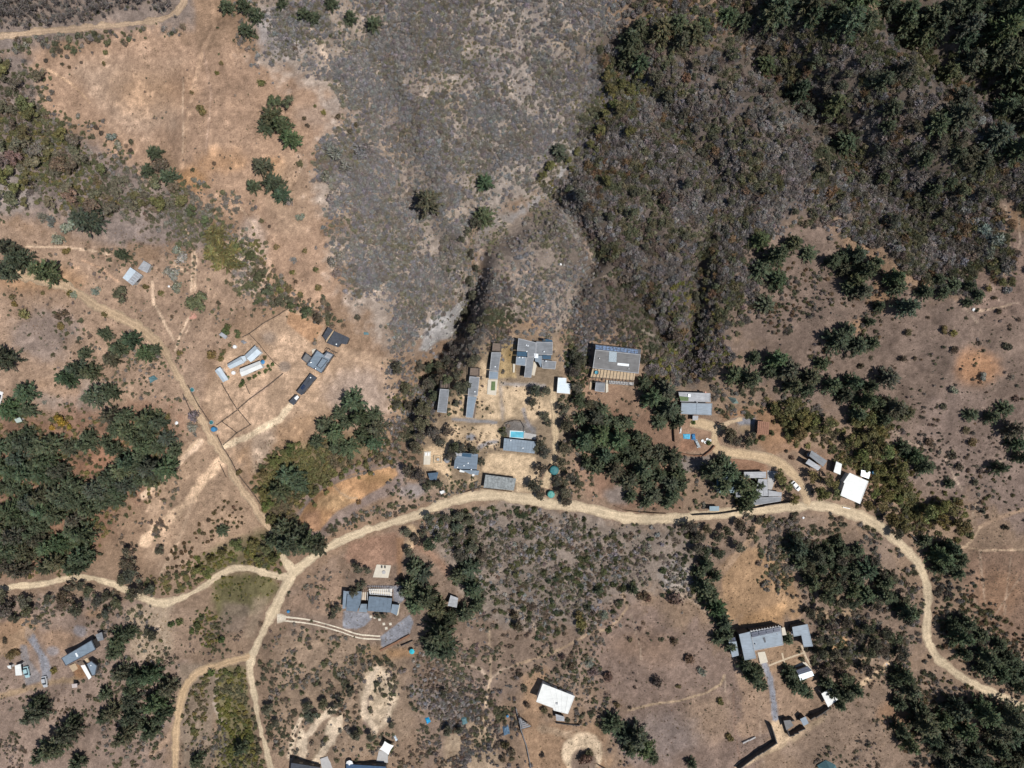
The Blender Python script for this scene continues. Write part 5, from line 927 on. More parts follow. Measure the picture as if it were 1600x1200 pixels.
fence([(788,683),(784,670),(790,661),(806,656.5),(814,657.5),(819.5,667),(819,675)], 'dark picket fence round the gravel terrace above the pool', hh=1.3, step=1.2)
fence([(1062,708),(1083,712),(1100,711.5),(1110,703.5),(1116,696)], 'brown retaining wall below the yard with the pool cover', 'wall', 1.1, 2, EARTHW, True, .5, 'retaining_wall')
fence([(1051,655),(1053,690)], 'dark timber wall left of the yard with the pool cover', 'wall', 1.6, 2, WT, True, .2, 'timber_wall')
fence([(1080,804),(1120,802),(1141,799),(1175,793),(1200,788),(1241,783)], 'dark boundary wall along the upper side of the main road', 'wall', 1.6, 2, BM, True, .18, 'boundary_wall')
fence([(1040,802),(1000,800),(975,797),(960,790)], 'low brown roadside wall under the centre right pines', 'wall', .9, 2, WT, True, .2, 'roadside_wall'); fence([(725,769),(750,762),(800,768)], 'dark roadside hedge wall below the carport', 'wall', .7, 2, WT, True, .25, 'roadside_wall')
fence([(1201,1127.5),(1210,1156),(1160,1190),(1150,1198)], 'tall dark wall left of the sandy gateway at lower right', 'wall', 2.6, 2, WA, True, .3, 'boundary_wall'); fence([(1223,1124),(1230,1146),(1243,1139),(1254,1133)], 'dark wall right of the sandy gateway at lower right', 'wall', 2.4, 2, WA, True, .3, 'boundary_wall'); fence([(1262,1120),(1292,1102)], 'tall dark wall between the gatehouse and the white shelter', 'wall', 2.4, 2, WA, True, .3, 'boundary_wall')
fence([(1223,1124.5),(1236,1119.5)], 'dark back wall above the brownish gatehouse', 'wall', 2.4, 2, WA, True, .3, 'boundary_wall')
fence([(806,1104.6),(813,1133.5),(822.6,1163.7),(831,1205)], 'grey board fence left of the round dirt turning circle', 'fence', 1.3, 2, CG, True, .14); fence([(868,1128),(905,1131)], 'dark log wall below the grey annex shed', 'wall', .8, 2, BM, True, .3, 'log_wall')
fence([(846,742),(862,725)], 'brown timber screen leaning between tree and teal tank', 'screen', 1.5, 2, WT, True, .25, 'timber_screen'); fence([(933,1193),(950,1203)], 'dark pole barrier at the bottom of the round turning circle', 'barrier', .7, 2, BM, True, .2, 'pole_barrier')
fence([(1160,1160),(1170,1155.5),(1180,1151)], 'pale bench plank on the bottom plain left of the tall wall', 'bench', .5, 2, CO, True, .5, 'bench'); fence([(1420,834),(1440,853)], 'short dark wall beside the main road bend', 'wall', 1.2, 2, BM, True, .25, 'roadside_wall')
fence([(1316,792),(1326,794)], 'white painted kerb wall at the road below the white square house', 'wall', .6, 2, WP, True, .3, 'roadside_wall')
fence([(627,1008),(645,1000)], 'dark low wall above the bright teal umbrella', 'wall', .8, 2, BM, True, .2, 'low_wall'); fence([(514,935),(518,955),(514,968)], 'dark curved edging wall left of the striped roof house', 'wall', .5, 2, WT, True, .25, 'low_wall'); fence([(594,1016),(620,1003),(640,992)], 'rust brown planted bank wall below the gravel pad', 'wall', .6, 2, EARTHW, True, .8, 'bank_wall')
# courtyard garden paths
for pts, lb in (([(1201,1040),(1230,1029),(1258,1019)], 'pale paved path across the courtyard garden'), ([(1222,1020),(1228,1047)], 'short pale paved path down the courtyard garden'), ([(1252,1008),(1260,1028),(1267,1040)], 'pale paved path on the right side of the courtyard garden')):
    road('garden_path', lb, [(*p, 3) for p in pts], (.52, .42, .30), 0, .05, .05, .08, 3)
# loose white stones and boulders that stand out
BOULD = []
def boulder(px, r, m_, label):
    p = at(*px); bm = bmesh.new(); bmesh.ops.create_icosphere(bm, subdivisions=2, radius=r); rr = np.random.RandomState(int(px[0]))
    for v in bm.verts: v.co *= rr.uniform(.75, 1.15); v.co.z *= .6
    me_ = bpy.data.meshes.new('boulder'); bm.to_mesh(me_); bm.free(); me_.materials.append(m_); o = link('boulder', me_); o.location = p + Vector((0, 0, r * .2)); return tag(o, label, 'boulder')
for px, r, lb in (((1521, 483.5), .7, 'white boulder at the start of the right hand field trail'), ((1255, 809), .5, 'white marker stone below the road near the loop drive'), ((264, 447.5), .45, 'white stone beside the tan sheds bushes'), ((1234, 682), .5, 'white stone at the orange patch above the dark hut'), ((276, 661), .7, 'long white stone beside the left dirt road'), ((876, 413), .5, 'white rock on the ridge above the lodge'), ((414, 1104.5), .45, 'white stone at the left roadside near the bottom'), ((1141, 723), .4, 'white stone on the brown bank above the pine shaded house')): boulder(px, r, STONE if 0 else WP, lb)

# ------------------------------------------------------------------ trees and shrubs, one object each
def at_up(P, up):
    """ground points under crowns whose middle, UP metres above the ground, is seen at the pixels P"""
    P = np.asarray(P, float); up = np.asarray(up, float); z = np.zeros(len(P))
    for k in range(14):
        s = (H - z) / F; x = (P[:, 0] - 800) * s; y = (600 - P[:, 1]) * s; z = .4 * z + .6 * (height(x, y) + up)
    return np.stack([x, y, height(x, y)], 1)
def grove(poly, n, r, jit=.25, sep=1.25, holes=()):
    P = np.array(poly, float); lo, hi = P.min(0), P.max(0); out = []
    for k in range(n * 60):
        q = R.uniform(lo, hi); rr = r * R.uniform(1 - jit, 1 + jit)
        if not inpoly(np.array([q[0]]), np.array([q[1]]), poly)[0] or any(inpoly(np.array([q[0]]), np.array([q[1]]), h_)[0] for h_ in holes): continue
        if all(math.hypot(q[0] - a, q[1] - b) > sep * .5 * (rr + c) for a, b, c in out): out.append((q[0], q[1], rr))
        if len(out) >= n: break
    return out
PINE = [(475,20,12),(490,26,10),(516,4,12),(546,28,11),(583,33,13),(352,8,13),(381,8,12),(382,45,12),(400,24,11),(440,5,10),(425,182,20),(412,196,14),(442,197,17),(453,216,17),(410,260,16),(425,285,19),(438,304,15),(394,290,11),(240,238,13),(262,275,15),(228,266,12),
 (668,315,23),(758,284,15),(755,338,17),(873,235,15),(985,62,19),(1000,42,16),(984,86,18),(1002,96,15),(1038,42,21),(1062,35,18),(1086,50,19),(1100,38,15),(1066,64,15),(1140,20,16),(1165,30,14),
 (135,345,23),(75,426,21),(25,405,20),(8,386,17),(8,422,17),(190,397,11),(335,368,19),(346,400,27),(5,560,20),(10,640,20),(35,613,18),(40,642,13),(150,620,20),(172,612,14),(160,520,13),(205,530,15),(228,553,15),(172,560,15),(122,576,15),(104,590,17),(143,582,15),(185,545,13),(240,546,11),(130,552,10),
 (450,744,23),(438,766,20),(466,756,17),(440,830,20),(452,850,20),(480,850,20),(466,838,18),(497,856,15),(428,845,14),
 (640,918,19),(660,898,19),(667,930,20),(650,946,18),(684,952,18),(690,988,26),(678,1012,22),(697,1014,20),(732,888,20),(738,920,18),(726,958,16),(716,900,15),(648,888,15),(745,945,13),(700,965,15),
 (1020,622,19),(1045,640,20),(1042,610,17),(1060,656,14),(1008,600,13),(1032,660,13),(1112,734,18),(1140,738,20),(1158,758,18),(1130,760,16),(1172,772,17),(1165,790,15),(1188,758,13),(1128,722,13),
 (1190,376,18),(1212,400,22),(1190,420,22),(1218,436,20),(1200,475,18),(1240,380,17),(1265,395,13),(1340,398,20),(1352,424,22),(1320,420,15),(1338,442,18),(1302,410,13),(1368,412,15),(1320,400,11),(1398,434,17),(1346,455,19),(1330,450,14),(1405,448,14),(1420,480,22),(1450,455,13),(1470,436,10),(1495,445,13),(1516,446,10),(1477,456,11),(1531,460,9),(1514,472,8),(1376,480,10),(1360,503,8),(1312,530,25),(1342,540,22),(1362,536,17),(1325,515,15),(1232,578,24),(1214,562,20),(1270,590,20),(1300,602,18),(1332,598,18),(1390,590,20),(1240,602,17),(1288,568,15),(1205,580,14),(1258,610,14),(1172,592,18),(1150,586,16),(1180,560,12),
 (1395,638,22),(1412,644,18),(1352,626,19),(1374,630,15),(1322,618,17),(1380,655,14),(1340,648,15),(1360,604,13),(1522,648,12),(1552,652,12),(1585,672,17),(1592,692,16),(1560,732,12),(1430,712,15),(1446,728,14),(1415,700,12),(1575,640,13),(1597,715,13),(1486,755,8),
 (1100,915,15),(1110,930,16),(1120,950,17),(1130,972,15),(1117,900,12),(1135,988,13),(1092,895,11),(1142,1010,11),(1104,882,12),(1124,1000,11),(1165,1038,13),(1178,1054,14),(1190,1070,12),(1168,1055,10),(1186,1048,9),(1234,1054,13),(1250,1074,15),(1240,1066,12),(1262,1082,11),(1232,1000,10),(1300,1080,13),(1322,1086,15),(1290,1065,12),(1340,1080,12),(1312,1100,10),
 (1412,1054,15),(1422,1078,20),(1404,1098,12),(1400,1065,11),(1442,1128,22),(1456,1150,18),(1404,1138,13),(1420,1162,15),(1440,1108,13),(1470,1170,16),
 (960,1133,17),(976,1150,15),(995,1150,18),(1006,1170,18),(1020,1182,13),(985,1168,14),(948,1140,10),(1082,1195,10),(990,921,10),(935,924,9),(55,1114,20),(106,1144,20),(90,1164,22),(70,1176,18),(120,1192,13),(112,1128,13),(60,1098,11),(185,1000,17),(178,1018,14),(200,990,12),(305,1190,13),(345,830,10),(376,1170,12)]
BROAD = [(310,472,19),(430,160,15),(452,160,13),(190,460,15),(255,262,17),(246,285,15),(272,292,12),(838,612,13),(832,628,10),(852,612,10),(850,652,10),(857,660,9),(880,640,13),(886,662,14),(896,682,13),(886,700,15),(880,722,14),(892,742,13),(906,755,11),(846,690,12),(850,706,12),(838,700,9),(846,735,14),(836,758,14),(846,772,12),(880,768,13),(886,782,12),(870,752,11),(900,606,14),(906,626,14),(898,582,11),(906,566,13),(896,556,11),(920,630,12),(932,635,10),
 (1290,750,15),(1284,770,14),(1268,745,13),(1304,772,12),(1300,755,11),(1362,768,14),(1374,790,15),(1392,812,15),(1386,775,13),(1355,790,11),(1410,820,14),(1400,835,12),(1321,765,9),(1218,748,12),(1228,760,12),(1240,780,11),(1170,808,9),(1185,812,9),(1198,812,8),(1215,740,10),(1140,680,14),(1150,690,12),(1128,668,9),(1168,692,11),(1176,680,8),
 (690,590,15),(672,600,14),(713,630,8),(660,660,14),(680,675,15),(700,672,13),(690,690,12),(664,640,12),(650,700,13),(655,680,13),(670,760,13),(640,735,14),(655,745,13),(684,755,11),(752,722,10),(713,700,13),(722,698,11),(706,712,11),(704,700,9),(740,702,10),(735,565,12),(742,560,9),(786,676,8),
 (400,668,0),(565,915,11),(555,925,10),(525,952,10),(520,962,8),(590,962,7),(600,960,7),(560,885,12),(575,890,8),(625,905,7),(420,1108,11),(430,1130,10),(480,1105,12),(486,1118,13),(505,1100,11),(520,1108,10),(530,1095,10),(548,1080,9),(700,1140,10),(716,1140,9),(693,1085,9),(557,1150,10),(580,1150,9),(612,1130,8),
 (240,990,11),(230,985,9),(250,860,9),(205,860,14),(200,880,17),(208,900,16),(195,905,13),(218,925,15),(205,930,13),(235,920,12),(105,932,15),(122,950,14),(96,945,12),(112,915,12),(40,940,13),(48,955,12),(140,925,12),(155,940,12),(170,930,11),(185,940,12),(12,950,16),(5,930,14),(22,965,10),(170,955,11),(130,915,10),(80,935,9),(100,690,0)]
BROAD = [b for b in BROAD if b[2] > 0]
n0 = len(PINE)
PINE += grove([(-20,700),(20,675),(60,672),(110,690),(150,675),(180,640),(235,645),(285,690),(262,735),(215,765),(150,800),(80,790),(40,770),(-20,775)], 60, 16, sep=.95, holes=[[(85,722),(170,700),(180,690),(165,740),(100,748)]])
PINE += grove([(-20,800),(50,785),(110,800),(150,840),(130,885),(60,892),(-20,900)], 34, 18, sep=.9)
PINE += grove([(905,645),(945,635),(990,660),(1020,690),(1060,705),(1062,735),(1075,762),(1040,790),(1000,790),(965,770),(985,745),(945,745),(915,735)], 38, 15, .35, sep=1.05)
PINE += grove([(485,680),(512,648),(548,625),(575,640),(604,660),(592,690),(545,712),(500,700)], 13, 16)
PINE += grove([(165,1065),(215,1035),(262,1060),(264,1110),(232,1150),(185,1152),(158,1128)], 15, 16)
PINE += grove([(1475,1100),(1560,1105),(1620,1130),(1620,1215),(1480,1215),(1465,1165)], 20, 18)
PINE += grove([(1478,955),(1515,975),(1560,1000),(1610,1050),(1610,1085),(1545,1062),(1490,1020)], 14, 16)
PINE += grove([(1430,835),(1495,860),(1515,890),(1500,905),(1465,890)], 8, 15)
PINE += grove([(1190,-10),(1620,-10),(1620,250),(1560,215),(1500,190),(1480,120),(1410,60),(1310,55),(1220,45)], 38, 21, sep=1.1) + grove([(1130,20),(1230,50),(1330,70),(1430,110),(1500,200),(1600,260),(1560,320),(1440,310),(1330,230),(1230,140)], 15, 15, .4, 2.0)
PINE.sort(key=lambda q: -q[2]); WOOD = PINE[298:]; PINE = PINE[:298]
PINE += grove([(1215,840),(1320,845),(1385,890),(1435,930),(1435,970),(1375,955),(1290,945),(1235,880)], 22, 15, .3)
PINE.sort(key=lambda q: -q[2]); WOOD += PINE[298:]; PINE = PINE[:298]
BROAD += grove([(1205,835),(1320,845),(1385,890),(1435,930),(1440,975),(1375,960),(1290,950),(1225,880)], 20, 12) + grove([(1260,950),(1330,960),(1430,1000),(1400,1040),(1330,1065),(1270,1040)], 22, 12)
BROAD += grove([(620,820),(720,800),(760,850),(745,880),(690,860),(640,870)], 16, 12) + grove([(1060,820),(1180,815),(1160,850),(1120,880),(1080,860)], 12, 13) + grove([(955,70),(1100,60),(1260,90),(1420,110),(1560,250),(1560,310),(1480,400),(1400,370),(1330,330),(1180,360),(1150,470),(1060,540),(1010,470),(930,390),(900,300),(930,200)], 75, 10, .4, 2.0) + grove([(620,570),(690,560),(730,600),(690,640),(640,680),(610,640)], 14, 12)
BROAD += grove([(-20,90),(60,110),(80,190),(180,270),(270,330),(200,330),(60,330),(-20,300)], 64, 13, .4, .9)
BROAD += grove([(1330,655),(1362,650),(1400,710),(1450,785),(1520,795),(1500,825),(1420,812),(1380,765),(1330,720)], 26, 13, .3, 1.0) + grove([(1205,628),(1285,650),(1305,678),(1240,688),(1205,660)], 13, 12, .3, 1.0)
BROAD += grove([(1180,60),(1300,70),(1430,110),(1500,200),(1600,260),(1560,320),(1440,310),(1330,240),(1230,150)], 40, 11, .4, 1.2); BROAD.sort(key=lambda q: -q[2]); WOODB = BROAD[298:]; BROAD = BROAD[:298]
KEEP += [[(466,1190),(474,1150),(496,1122),(526,1104),(526,1114),(500,1136),(484,1160),(476,1190)], [(528,1120),(536,1124),(520,1162),(496,1194),(488,1190),(512,1156)], [(582,1046),(594,1046),(580,1080),(576,1112),(590,1140),(582,1146),(564,1116),(568,1078)]]
GULLY = [(300,330,12),(320,346,11),(375,386,12),(394,402,11),(405,431,12),(420,456,13),(440,471,12),(460,479,12),(480,488,11),(500,498,11),(285,314,12),(265,318,12),(330,875,11),(350,862,12),(370,852,12),(395,850,12),(415,858,12),(312,889,11),(404,874,10),(430,870,11),(420,790,13),(414,770,12),(425,812,12),(410,742,12),(430,720,12),(455,702,13),(735,440,10),(741,462,10),(727,488,9),(738,515,11),(712,548,12),(700,562,11),(752,500,9),(688,572,12),(744,348,13),(730,362,9),(746,420,9),(736,398,11),(765,345,10),(722,375,8),(955,140,11),(972,130,10),(962,165,11),(945,182,10),(937,204,10),(925,226,9),(903,236,9),(888,250,8),(860,262,11),(848,276,9),(1000,120,10),(985,140,9),(895,262,7),(948,118,11)]
PINE = [(x, y, r * .86) if x > 1180 and 350 < y < 660 else (x, y, r) for x, y, r in PINE]
BROAD = (BROAD + GULLY); BROAD.sort(key=lambda q: -q[2]); WOODB += BROAD[298:]; BROAD = BROAD[:298]
THINGS = []
print('wood', len(WOOD))
def plant(kind, name, lst, meshes, trunk, hfac, tint, group, cat, jit=.12, tr='trunk', cn='crown', uplift=.5):
    A = np.array(lst, float); rm = A[:, 2] * .25; up = rm * np.array([hfac] * len(A)) * uplift; P = at_up(A[:, :2], up); s = (H - P[:, 2] - up) / F / .25
    for i, (x, y, r) in enumerate(lst):
        t = tint(x, y) if callable(tint) else tint
        g_ = R.uniform(1 - 1.6 * jit, 1 + 1.8 * jit); t = [c * g_ * R.uniform(1 - jit, 1 + jit) for c in t]; t = [q * (1.1 if j == 0 and y % 7 < 1.2 else 1) for j, q in enumerate(t)]; k = R.uniform(.9, 1.1)
        sc = (rm[i] * s[i], rm[i] * s[i], rm[i] * s[i] * R.uniform(.85, 1.2)); rz = R.uniform(0, 6.28); loc = (P[i, 0], P[i, 1], P[i, 2] - .15)
        if trunk is None:
            o = link(name, meshes[R.randint(len(meshes))]); o.location = loc; o.rotation_euler = (0, 0, rz); o.scale = sc; o['tint'] = [float(c) for c in t]
        else:
            o = empty(name, loc, rz); o.scale = sc
            c = link(cn, meshes[R.randint(len(meshes))], o); c['tint'] = [float(q) for q in t]; link(tr, trunk, o)
        tag(o, None, cat, group); THINGS.append([o, x, y, r, kind])
def pine_t(x, y):
    if 320 < x < 365 and 350 < y < 425: return (.19, .175, .085)
    return (.094, .117, .074)
def broad_t(x, y):
    if 840 < x < 1010 and 110 < y < 290: return (.165, .16, .07)
    if 300 < x < 460 and 700 < y < 895: return (.15, .16, .065)
    if x < 290 and y < 340: return (.20, .185, .135) if (int(x) // 9 + int(y) // 7) % 3 else (.19, .175, .09)
    if x < 600 and y < 560: return (.14, .155, .09)
    if x > 1190 and y > 610 and y < 830 and x < 1540: return (.175, .17, .075)
    if y > 800 and x > 1000: return (.115, .112, .078)
    return (.125, .124, .088)
plant('pine', 'pine_tree', PINE, PINES, PTRUNK, 2.2, pine_t, 'pines on the hillside', 'pine tree')
plant('leafy tree', 'leafy_tree', BROAD, BROADS, BTRUNK, 1.7, broad_t, 'leafy trees on the hillside', 'tree')
A_ = np.array(WOOD); up_ = A_[:, 2] * .25 * 1.1; P_ = at_up(A_[:, :2], up_)
scatter('pine_wood', 'smaller young pines spread over the slopes between the larger ones', P_, A_[:, 2] * .25, np.array([[.094, .117, .074]]) * R.uniform(.85, 1.15, (len(A_), 1)), PINES)
if WOODB: A_ = np.array(WOODB); up_ = A_[:, 2] * .25 * .85; P_ = at_up(A_[:, :2], up_); scatter('leafy_wood', 'smaller leafy trees spread through the brush between the larger ones', P_, A_[:, 2] * .25, np.array([broad_t(*q[:2]) for q in WOODB]) * R.uniform(.85, 1.15, (len(A_), 1)), BROADS)
SHR = {'olive': [(315,170,11),(299,143,6),(163,98,6),(164,82,6),(407,130,9),(492,165,4),(505,175,6),(345,98,5),(338,113,6),(432,385,7),(475,393,7),(458,427,8),(494,423,8),(437,451,8),(452,451,9),(468,460,7),(497,450,8),(40,490,13),(20,466,9),(22,476,7),(95,510,9),(252,460,9),(281,551,7),(104,393,9),(228,449,7),(108,460,9),(1544,450,8),(1491,520,8),(1520,692,10),(964,1100,7),(1125,1097,8),(1140,1154,9),(1060,1072,6),(250,1000,5),(1475,516,9),(67,458,5),(163,490,8),(330,555,11),(350,548,5),(345,560,7),(372,738,7),(560,785,6),(84,1048,8),(17,1025,12),(28,1018,9),(318,975,0),(907,975,13),(905,962,10)],
 'green': [(413.7,557.7,5),(426,570,5),(422,576,5),(414,580,5),(405,584,5),(397,588,5),(389,592,5),(380,598,7),(376,602,5),(419,572,4),(352,520,9),(356,510,8),(371,518,7),(372,525,6),(354,591,6),(348,553,6),(266,975,9),(280,972,9),(310,975,12),(300,985,8),(318,965,9),(345,1000,9),(330,1050,9),(1290,625,0),(606,560,0),(1255,672,0),(786,672,7),(790,680,5),(1080,690,0),(1108,692,6),(1205,678,8),(1192,685,7),(1181,690,6),(1084,660,5),(1070,664,0)],
 'dark': [(72,95,5),(96,100,5),(127,97,4),(108,105,4),(528,183,7),(475,185,5),(480,195,5),(468,255,8),(548,205,7),(556,195,6),(150,200,6),(206,222,7),(205,235,6),(158,207,6),(101,492,11),(90,495,8),(105,500,7),(268,495,4),(85,488,5),(342,472,7),(300,266,6),(335,255,5),(360,262,4),(461,441,6),(558,496,7),(408,345,6),(421,354,4),(1555,466,6),(1492,546,9),(1575,543,10),(1530,536,6),(1420,520,8),(1347,572,8),(1412,560,8),(1429,560,6),(1451,497,5),(1587,622,8),(1474,635,8),(1510,672,9),(1452,689,9),(1532,736,6),(1499,731,9),(1522,754,10),(1535,800,8),(1490,712,8),(1572,825,8),(985,999,6),(1012,990,4),(1034,1000,6),(1054,1003,9),(1076,1030,11),(1027,1066,12),(949,1057,11),(985,1107,5),(995,1065,3),(992,1075,4),(877,1026,9),(892,1042,8),(882,980,6),(882,990,5),(810,975,16),(806,960,12),(832,947,10),(1005,932,12),(1057,935,16),(1012,932,10),(965,942,8),(927,957,8),(913,1184,14),(920,1178,10),(848,1180,6),(790,1165,9),(800,1175,9),(785,1185,9),(820,1075,9),(824,1100,9),(812,1055,7),(840,1045,8),(850,1110,8),(860,1118,6),(887,1125,6),(1560,487,8),(1592,499,5),(1540,1055,0),(420,910,0),(1252,702,0),(1228,705,5),(1238,715,6),(1130,1093,0),(8,1000,7),(2,610,0)],
 'sage': [(470,340,10),(458,407,7),(494,387,4),(505,355,5),(530,185,0),(149,454,9),(115,460,8),(175,215,11),(185,225,9),(1535,589,9),(1491,611,9),(1580,589,7),(1097,1050,10),(942,962,10),(927,1050,12),(920,1035,10),(560,240,16),(525,240,18),(512,230,12),(540,260,13),(510,275,12),(575,235,13),(450,315,9),(515,312,10),(270,430,13),(275,450,12),(262,425,10),(285,405,14),(278,390,10),(108,355,16),(90,375,13),(80,345,12),(65,340,10),(520,410,12),(525,425,11),(530,400,9),(1540,360,16),(1560,375,15),(1525,345,12),(1548,395,14),(1520,400,13),(1505,410,11),(302,650,12),(300,668,10)]}
SHR['small'] = grove([(358,768),(384,790),(380,820),(345,838),(318,850),(300,838),(315,812),(345,790)], 44, 4.2, .35, 1.15) + grove([(268,850),(300,845),(300,880),(290,900),(255,890)], 26, 4.2, .35, 1.2)
tn = {'olive': (.19, .165, .075), 'green': (.115, .14, .06), 'dark': (.135, .115, .08), 'sage': (.29, .285, .26), 'small': (.13, .105, .06), 'yellow': (.33, .26, .06)}
SHR['yellow'] = [(95,655,13),(82,668,7),(109,668,7)]
for k, l in SHR.items():
    plant({'yellow': 'yellow shrub', 'olive': 'olive shrub', 'green': 'green shrub', 'dark': 'dark brownish shrub', 'sage': 'grey green shrub', 'small': 'small round dark shrub'}[k], 'shrub', [q for q in l if q[2] > 0], SHRUBS if k != 'sage' else TWIGS[:3] + SHRUBS[:2], None, .8, tn[k], 'shrubs on the dry slopes', 'shrub')
ag = tag(empty('agave', at(786, 676.5)), 'spiky dark green agave beside the gravel terrace of the pool', 'agave')
q = MB()
LVM = None
for k in range(22):
    a = 2.4 * k; e = .25 + .045 * k; d = Vector((math.cos(a) * math.cos(e), math.sin(a) * math.cos(e), math.sin(e)))
    if LVM is None:
        q.add([(0, -.12, 0), (0, .12, 0), (.8, .17, .1), (.8, -.17, .1), (1.9, 0, 0), (0, 0, -.1), (.8, 0, -.08)], [(0, 3, 2, 1), (3, 4, 2), (0, 5, 6, 3), (5, 1, 2, 6), (3, 6, 4), (6, 2, 4)]); LVM = q.mesh('leaf', mat('agave_green', (.07, .11, .06), .6, .15, 2))
    lf = link('leaf', LVM, ag); lf.rotation_euler = (0, -e, a); lf.location = (0, 0, .15)

# ------------------------------------------------------------------ labels of plants: look, landmark beside them, order among their neighbours
LM = [("the twin white gabled houses",385,570),("the tin roofed sheds",212,425),("the cross shaped house",497,565),("the long dark cabin",475,605),("the bright blue tank",336,670),("the orange oval field",545,780),("the white ravine rock face",695,505),("the flat roofed lodge",835,555),("the solar roofed hall",962,565),("the swimming pool",808,679),("the weathered carport",781,754),("the square striped cottage",728,720),("the grey cabins",720,610),("the pine shaded house",1180,765),("the white square house",1335,762),("the double roofed hut",1272,718),("the green roofed house",1087,630),("the rust roofed shed",1192,668),("the blue striped house",575,940),("the grey parking pad",618,985),("the pale pine hut",707,940),("the blue courtyard house",1195,1000),("the L shaped roof",1256,992),("the white dappled shelter",1297,1090),("the white notched house",868,1092),("the round turning circle",908,1172),("the white shade sail",604,1170),("the tilted blue grey house",122,1025),("the main road junction",450,890),("the lower dirt fork",393,1028),("the top left clearing",250,140),("the top left dirt track",150,45),("the clearing edge",440,160),("the top right corner",1560,40),("the dark forest",1380,60),("the right field path",1520,850),("the orange field patch",1530,572),("the bare ridge strip",1400,430),("the bottom brown plain",1040,1060),("the road's end",1530,1070),("the bottom right corner",1560,1170),("the bottom left corner",40,1170),("the bottom earth terraces",500,1140),("the left grove",90,710),("the lower left grove",60,850),("the left dirt road",200,500),("the scrub slope",680,180),("the upper gully",985,80),("the lodge ridge",840,400),("the road bend",1420,880),("the mid road",1000,806),("the teal water tank",865,734),("the walled brown yard",1085,685),("the fenced tan compound",440,520),("the track triangle",320,780),("the gully grove",545,665),("the left grove track",160,905),("the curved lower track",277,1080),("the courtyard drive",1208,1090),("the rusty dirt field",1185,920),("the right bare slope",1480,560),("the right slope pines",1330,420),("the lower right pines",1440,1120),("the teal umbrella",645,1013),("the white boulder",1521,484),("the bottom footpath",762,1060),("the sandy loop drive",1150,708),("the centre pine grove",985,710),("the olive thicket",1400,740),("the spiky olive pine",346,395)]
ORD = ['', 'leftmost', 'second', 'third', 'fourth', 'fifth', 'sixth', 'seventh', 'eighth', 'ninth', 'tenth', 'eleventh', 'twelfth', 'thirteenth', 'fourteenth', 'fifteenth', 'sixteenth']
NUM = ['', 'one', 'two', 'three', 'four', 'five', 'six', 'seven', 'eight', 'nine', 'ten', 'eleven', 'twelve', 'thirteen', 'fourteen', 'fifteen', 'sixteen']
bk = {}
for t in THINGS:
    o, x, y, r, kind = t; nm, lx, ly = min(LM, key=lambda l: (l[1] - x) ** 2 + (l[2] - y) ** 2); dx, dy = x - lx, y - ly; d = math.hypot(dx, dy)
    if kind in ('pine', 'leafy tree'): sz = 'small' if r < 11.5 else 'medium' if r < 16 else 'large' if r < 20.5 else 'very large'
    elif kind == 'small round dark shrub': sz = 'tiny' if r < 3.8 else 'wider' if r > 4.8 else ''
    else: sz = 'tiny' if r < 5 else 'small' if r < 7.5 else 'medium' if r < 10.5 else 'large'
    col = ('olive green ' if 320 < x < 365 and 350 < y < 425 else 'dark green ') if kind == 'pine' else '' if kind == 'leafy tree' else ''
    a = math.degrees(math.atan2(dy, dx)) % 360; k = int(((a + 22.5) % 360) // 45)
    dr = ['right of', 'lower right of', 'below', 'lower left of', 'left of', 'upper left of', 'above', 'upper right of'][k] if d > 6 else 'beside'
    bk.setdefault((sz, col + kind, dr, nm), []).append(t)
for (sz, kd, dr, nm), l in bk.items():
    l.sort(key=lambda t: t[1]); n = len(l)
    for i, t in enumerate(l):
        base = ' '.join((sz + ' ' + kd).split()); tail = '%s %s' % (dr, nm)
        if n == 1: lb = '%s standing %s' % (base, tail) if 'right' not in tail.split()[:1] else '%s just %s' % (base, tail)
        elif n == 2: lb = '%s, %s of two %s' % (base, ['left', 'right'][i], tail)
        else: lb = '%s, %s of %s %s' % (base.replace('dark green pine', 'green pine') if i not in (0, n - 1) else base, 'leftmost' if i == 0 else 'rightmost' if i == n - 1 else ORD[i + 1] + ' from left', NUM[min(n, 16)], tail)
        t[0]['label'] = lb

# ------------------------------------------------------------------ scrub and grass
def place(Q):
    P = at_many(Q); ok = clear_of_roads(P, .35)
    for poly in KEEP:
        A = np.array(poly); c = A.mean(0); big = [(c[0] + (p[0] - c[0]) * 1.12, c[1] + (p[1] - c[1]) * 1.12) for p in poly]
        s = (np.abs(Q[:, 0] - c[0]) < 60) & (np.abs(Q[:, 1] - c[1]) < 60)
        if s.any(): idx = np.where(s)[0]; ok[idx] &= ~inpoly(Q[idx, 0], Q[idx, 1], big)
    return P[ok], Q[ok]
def stuff(name, label, specs, src):
    PP, SS, TT = [], [], []
    for poly, dens, pal, s0, s1, kw in specs:
        flat = kw.pop('flat', False); Q = zone(poly, dens, **kw)
        if not len(Q): continue
        if flat: x_, y_ = (Q[:, 0] - 800) / 4, (600 - Q[:, 1]) / 4; P = np.stack([x_, y_, height(x_, y_)], 1)      # steep banks: laid out on the map
        else: P, Q = place(Q)
        n = len(Q); big = R.rand(n) ** 1.7; PP.append(P); SS.append(s0 + (s1 - s0) * big); TT.append(tints(Q, pal))
    scatter(name, label, np.concatenate(PP), np.concatenate(SS), np.concatenate(TT), src); print(name, sum(map(len, PP)))
YARD = [(755,560),(868,600),(868,700),(846,772),(752,740),(700,700),(660,728),(660,702),(705,690),(700,640),(725,600)]
GS = [(396,-60),(960,-60),(935,120),(900,262),(868,300),(745,335),(728,470),(690,480),(655,525),(620,560),(600,500),(540,430),(508,310),(500,240),(566,190),(530,138),(410,90)]
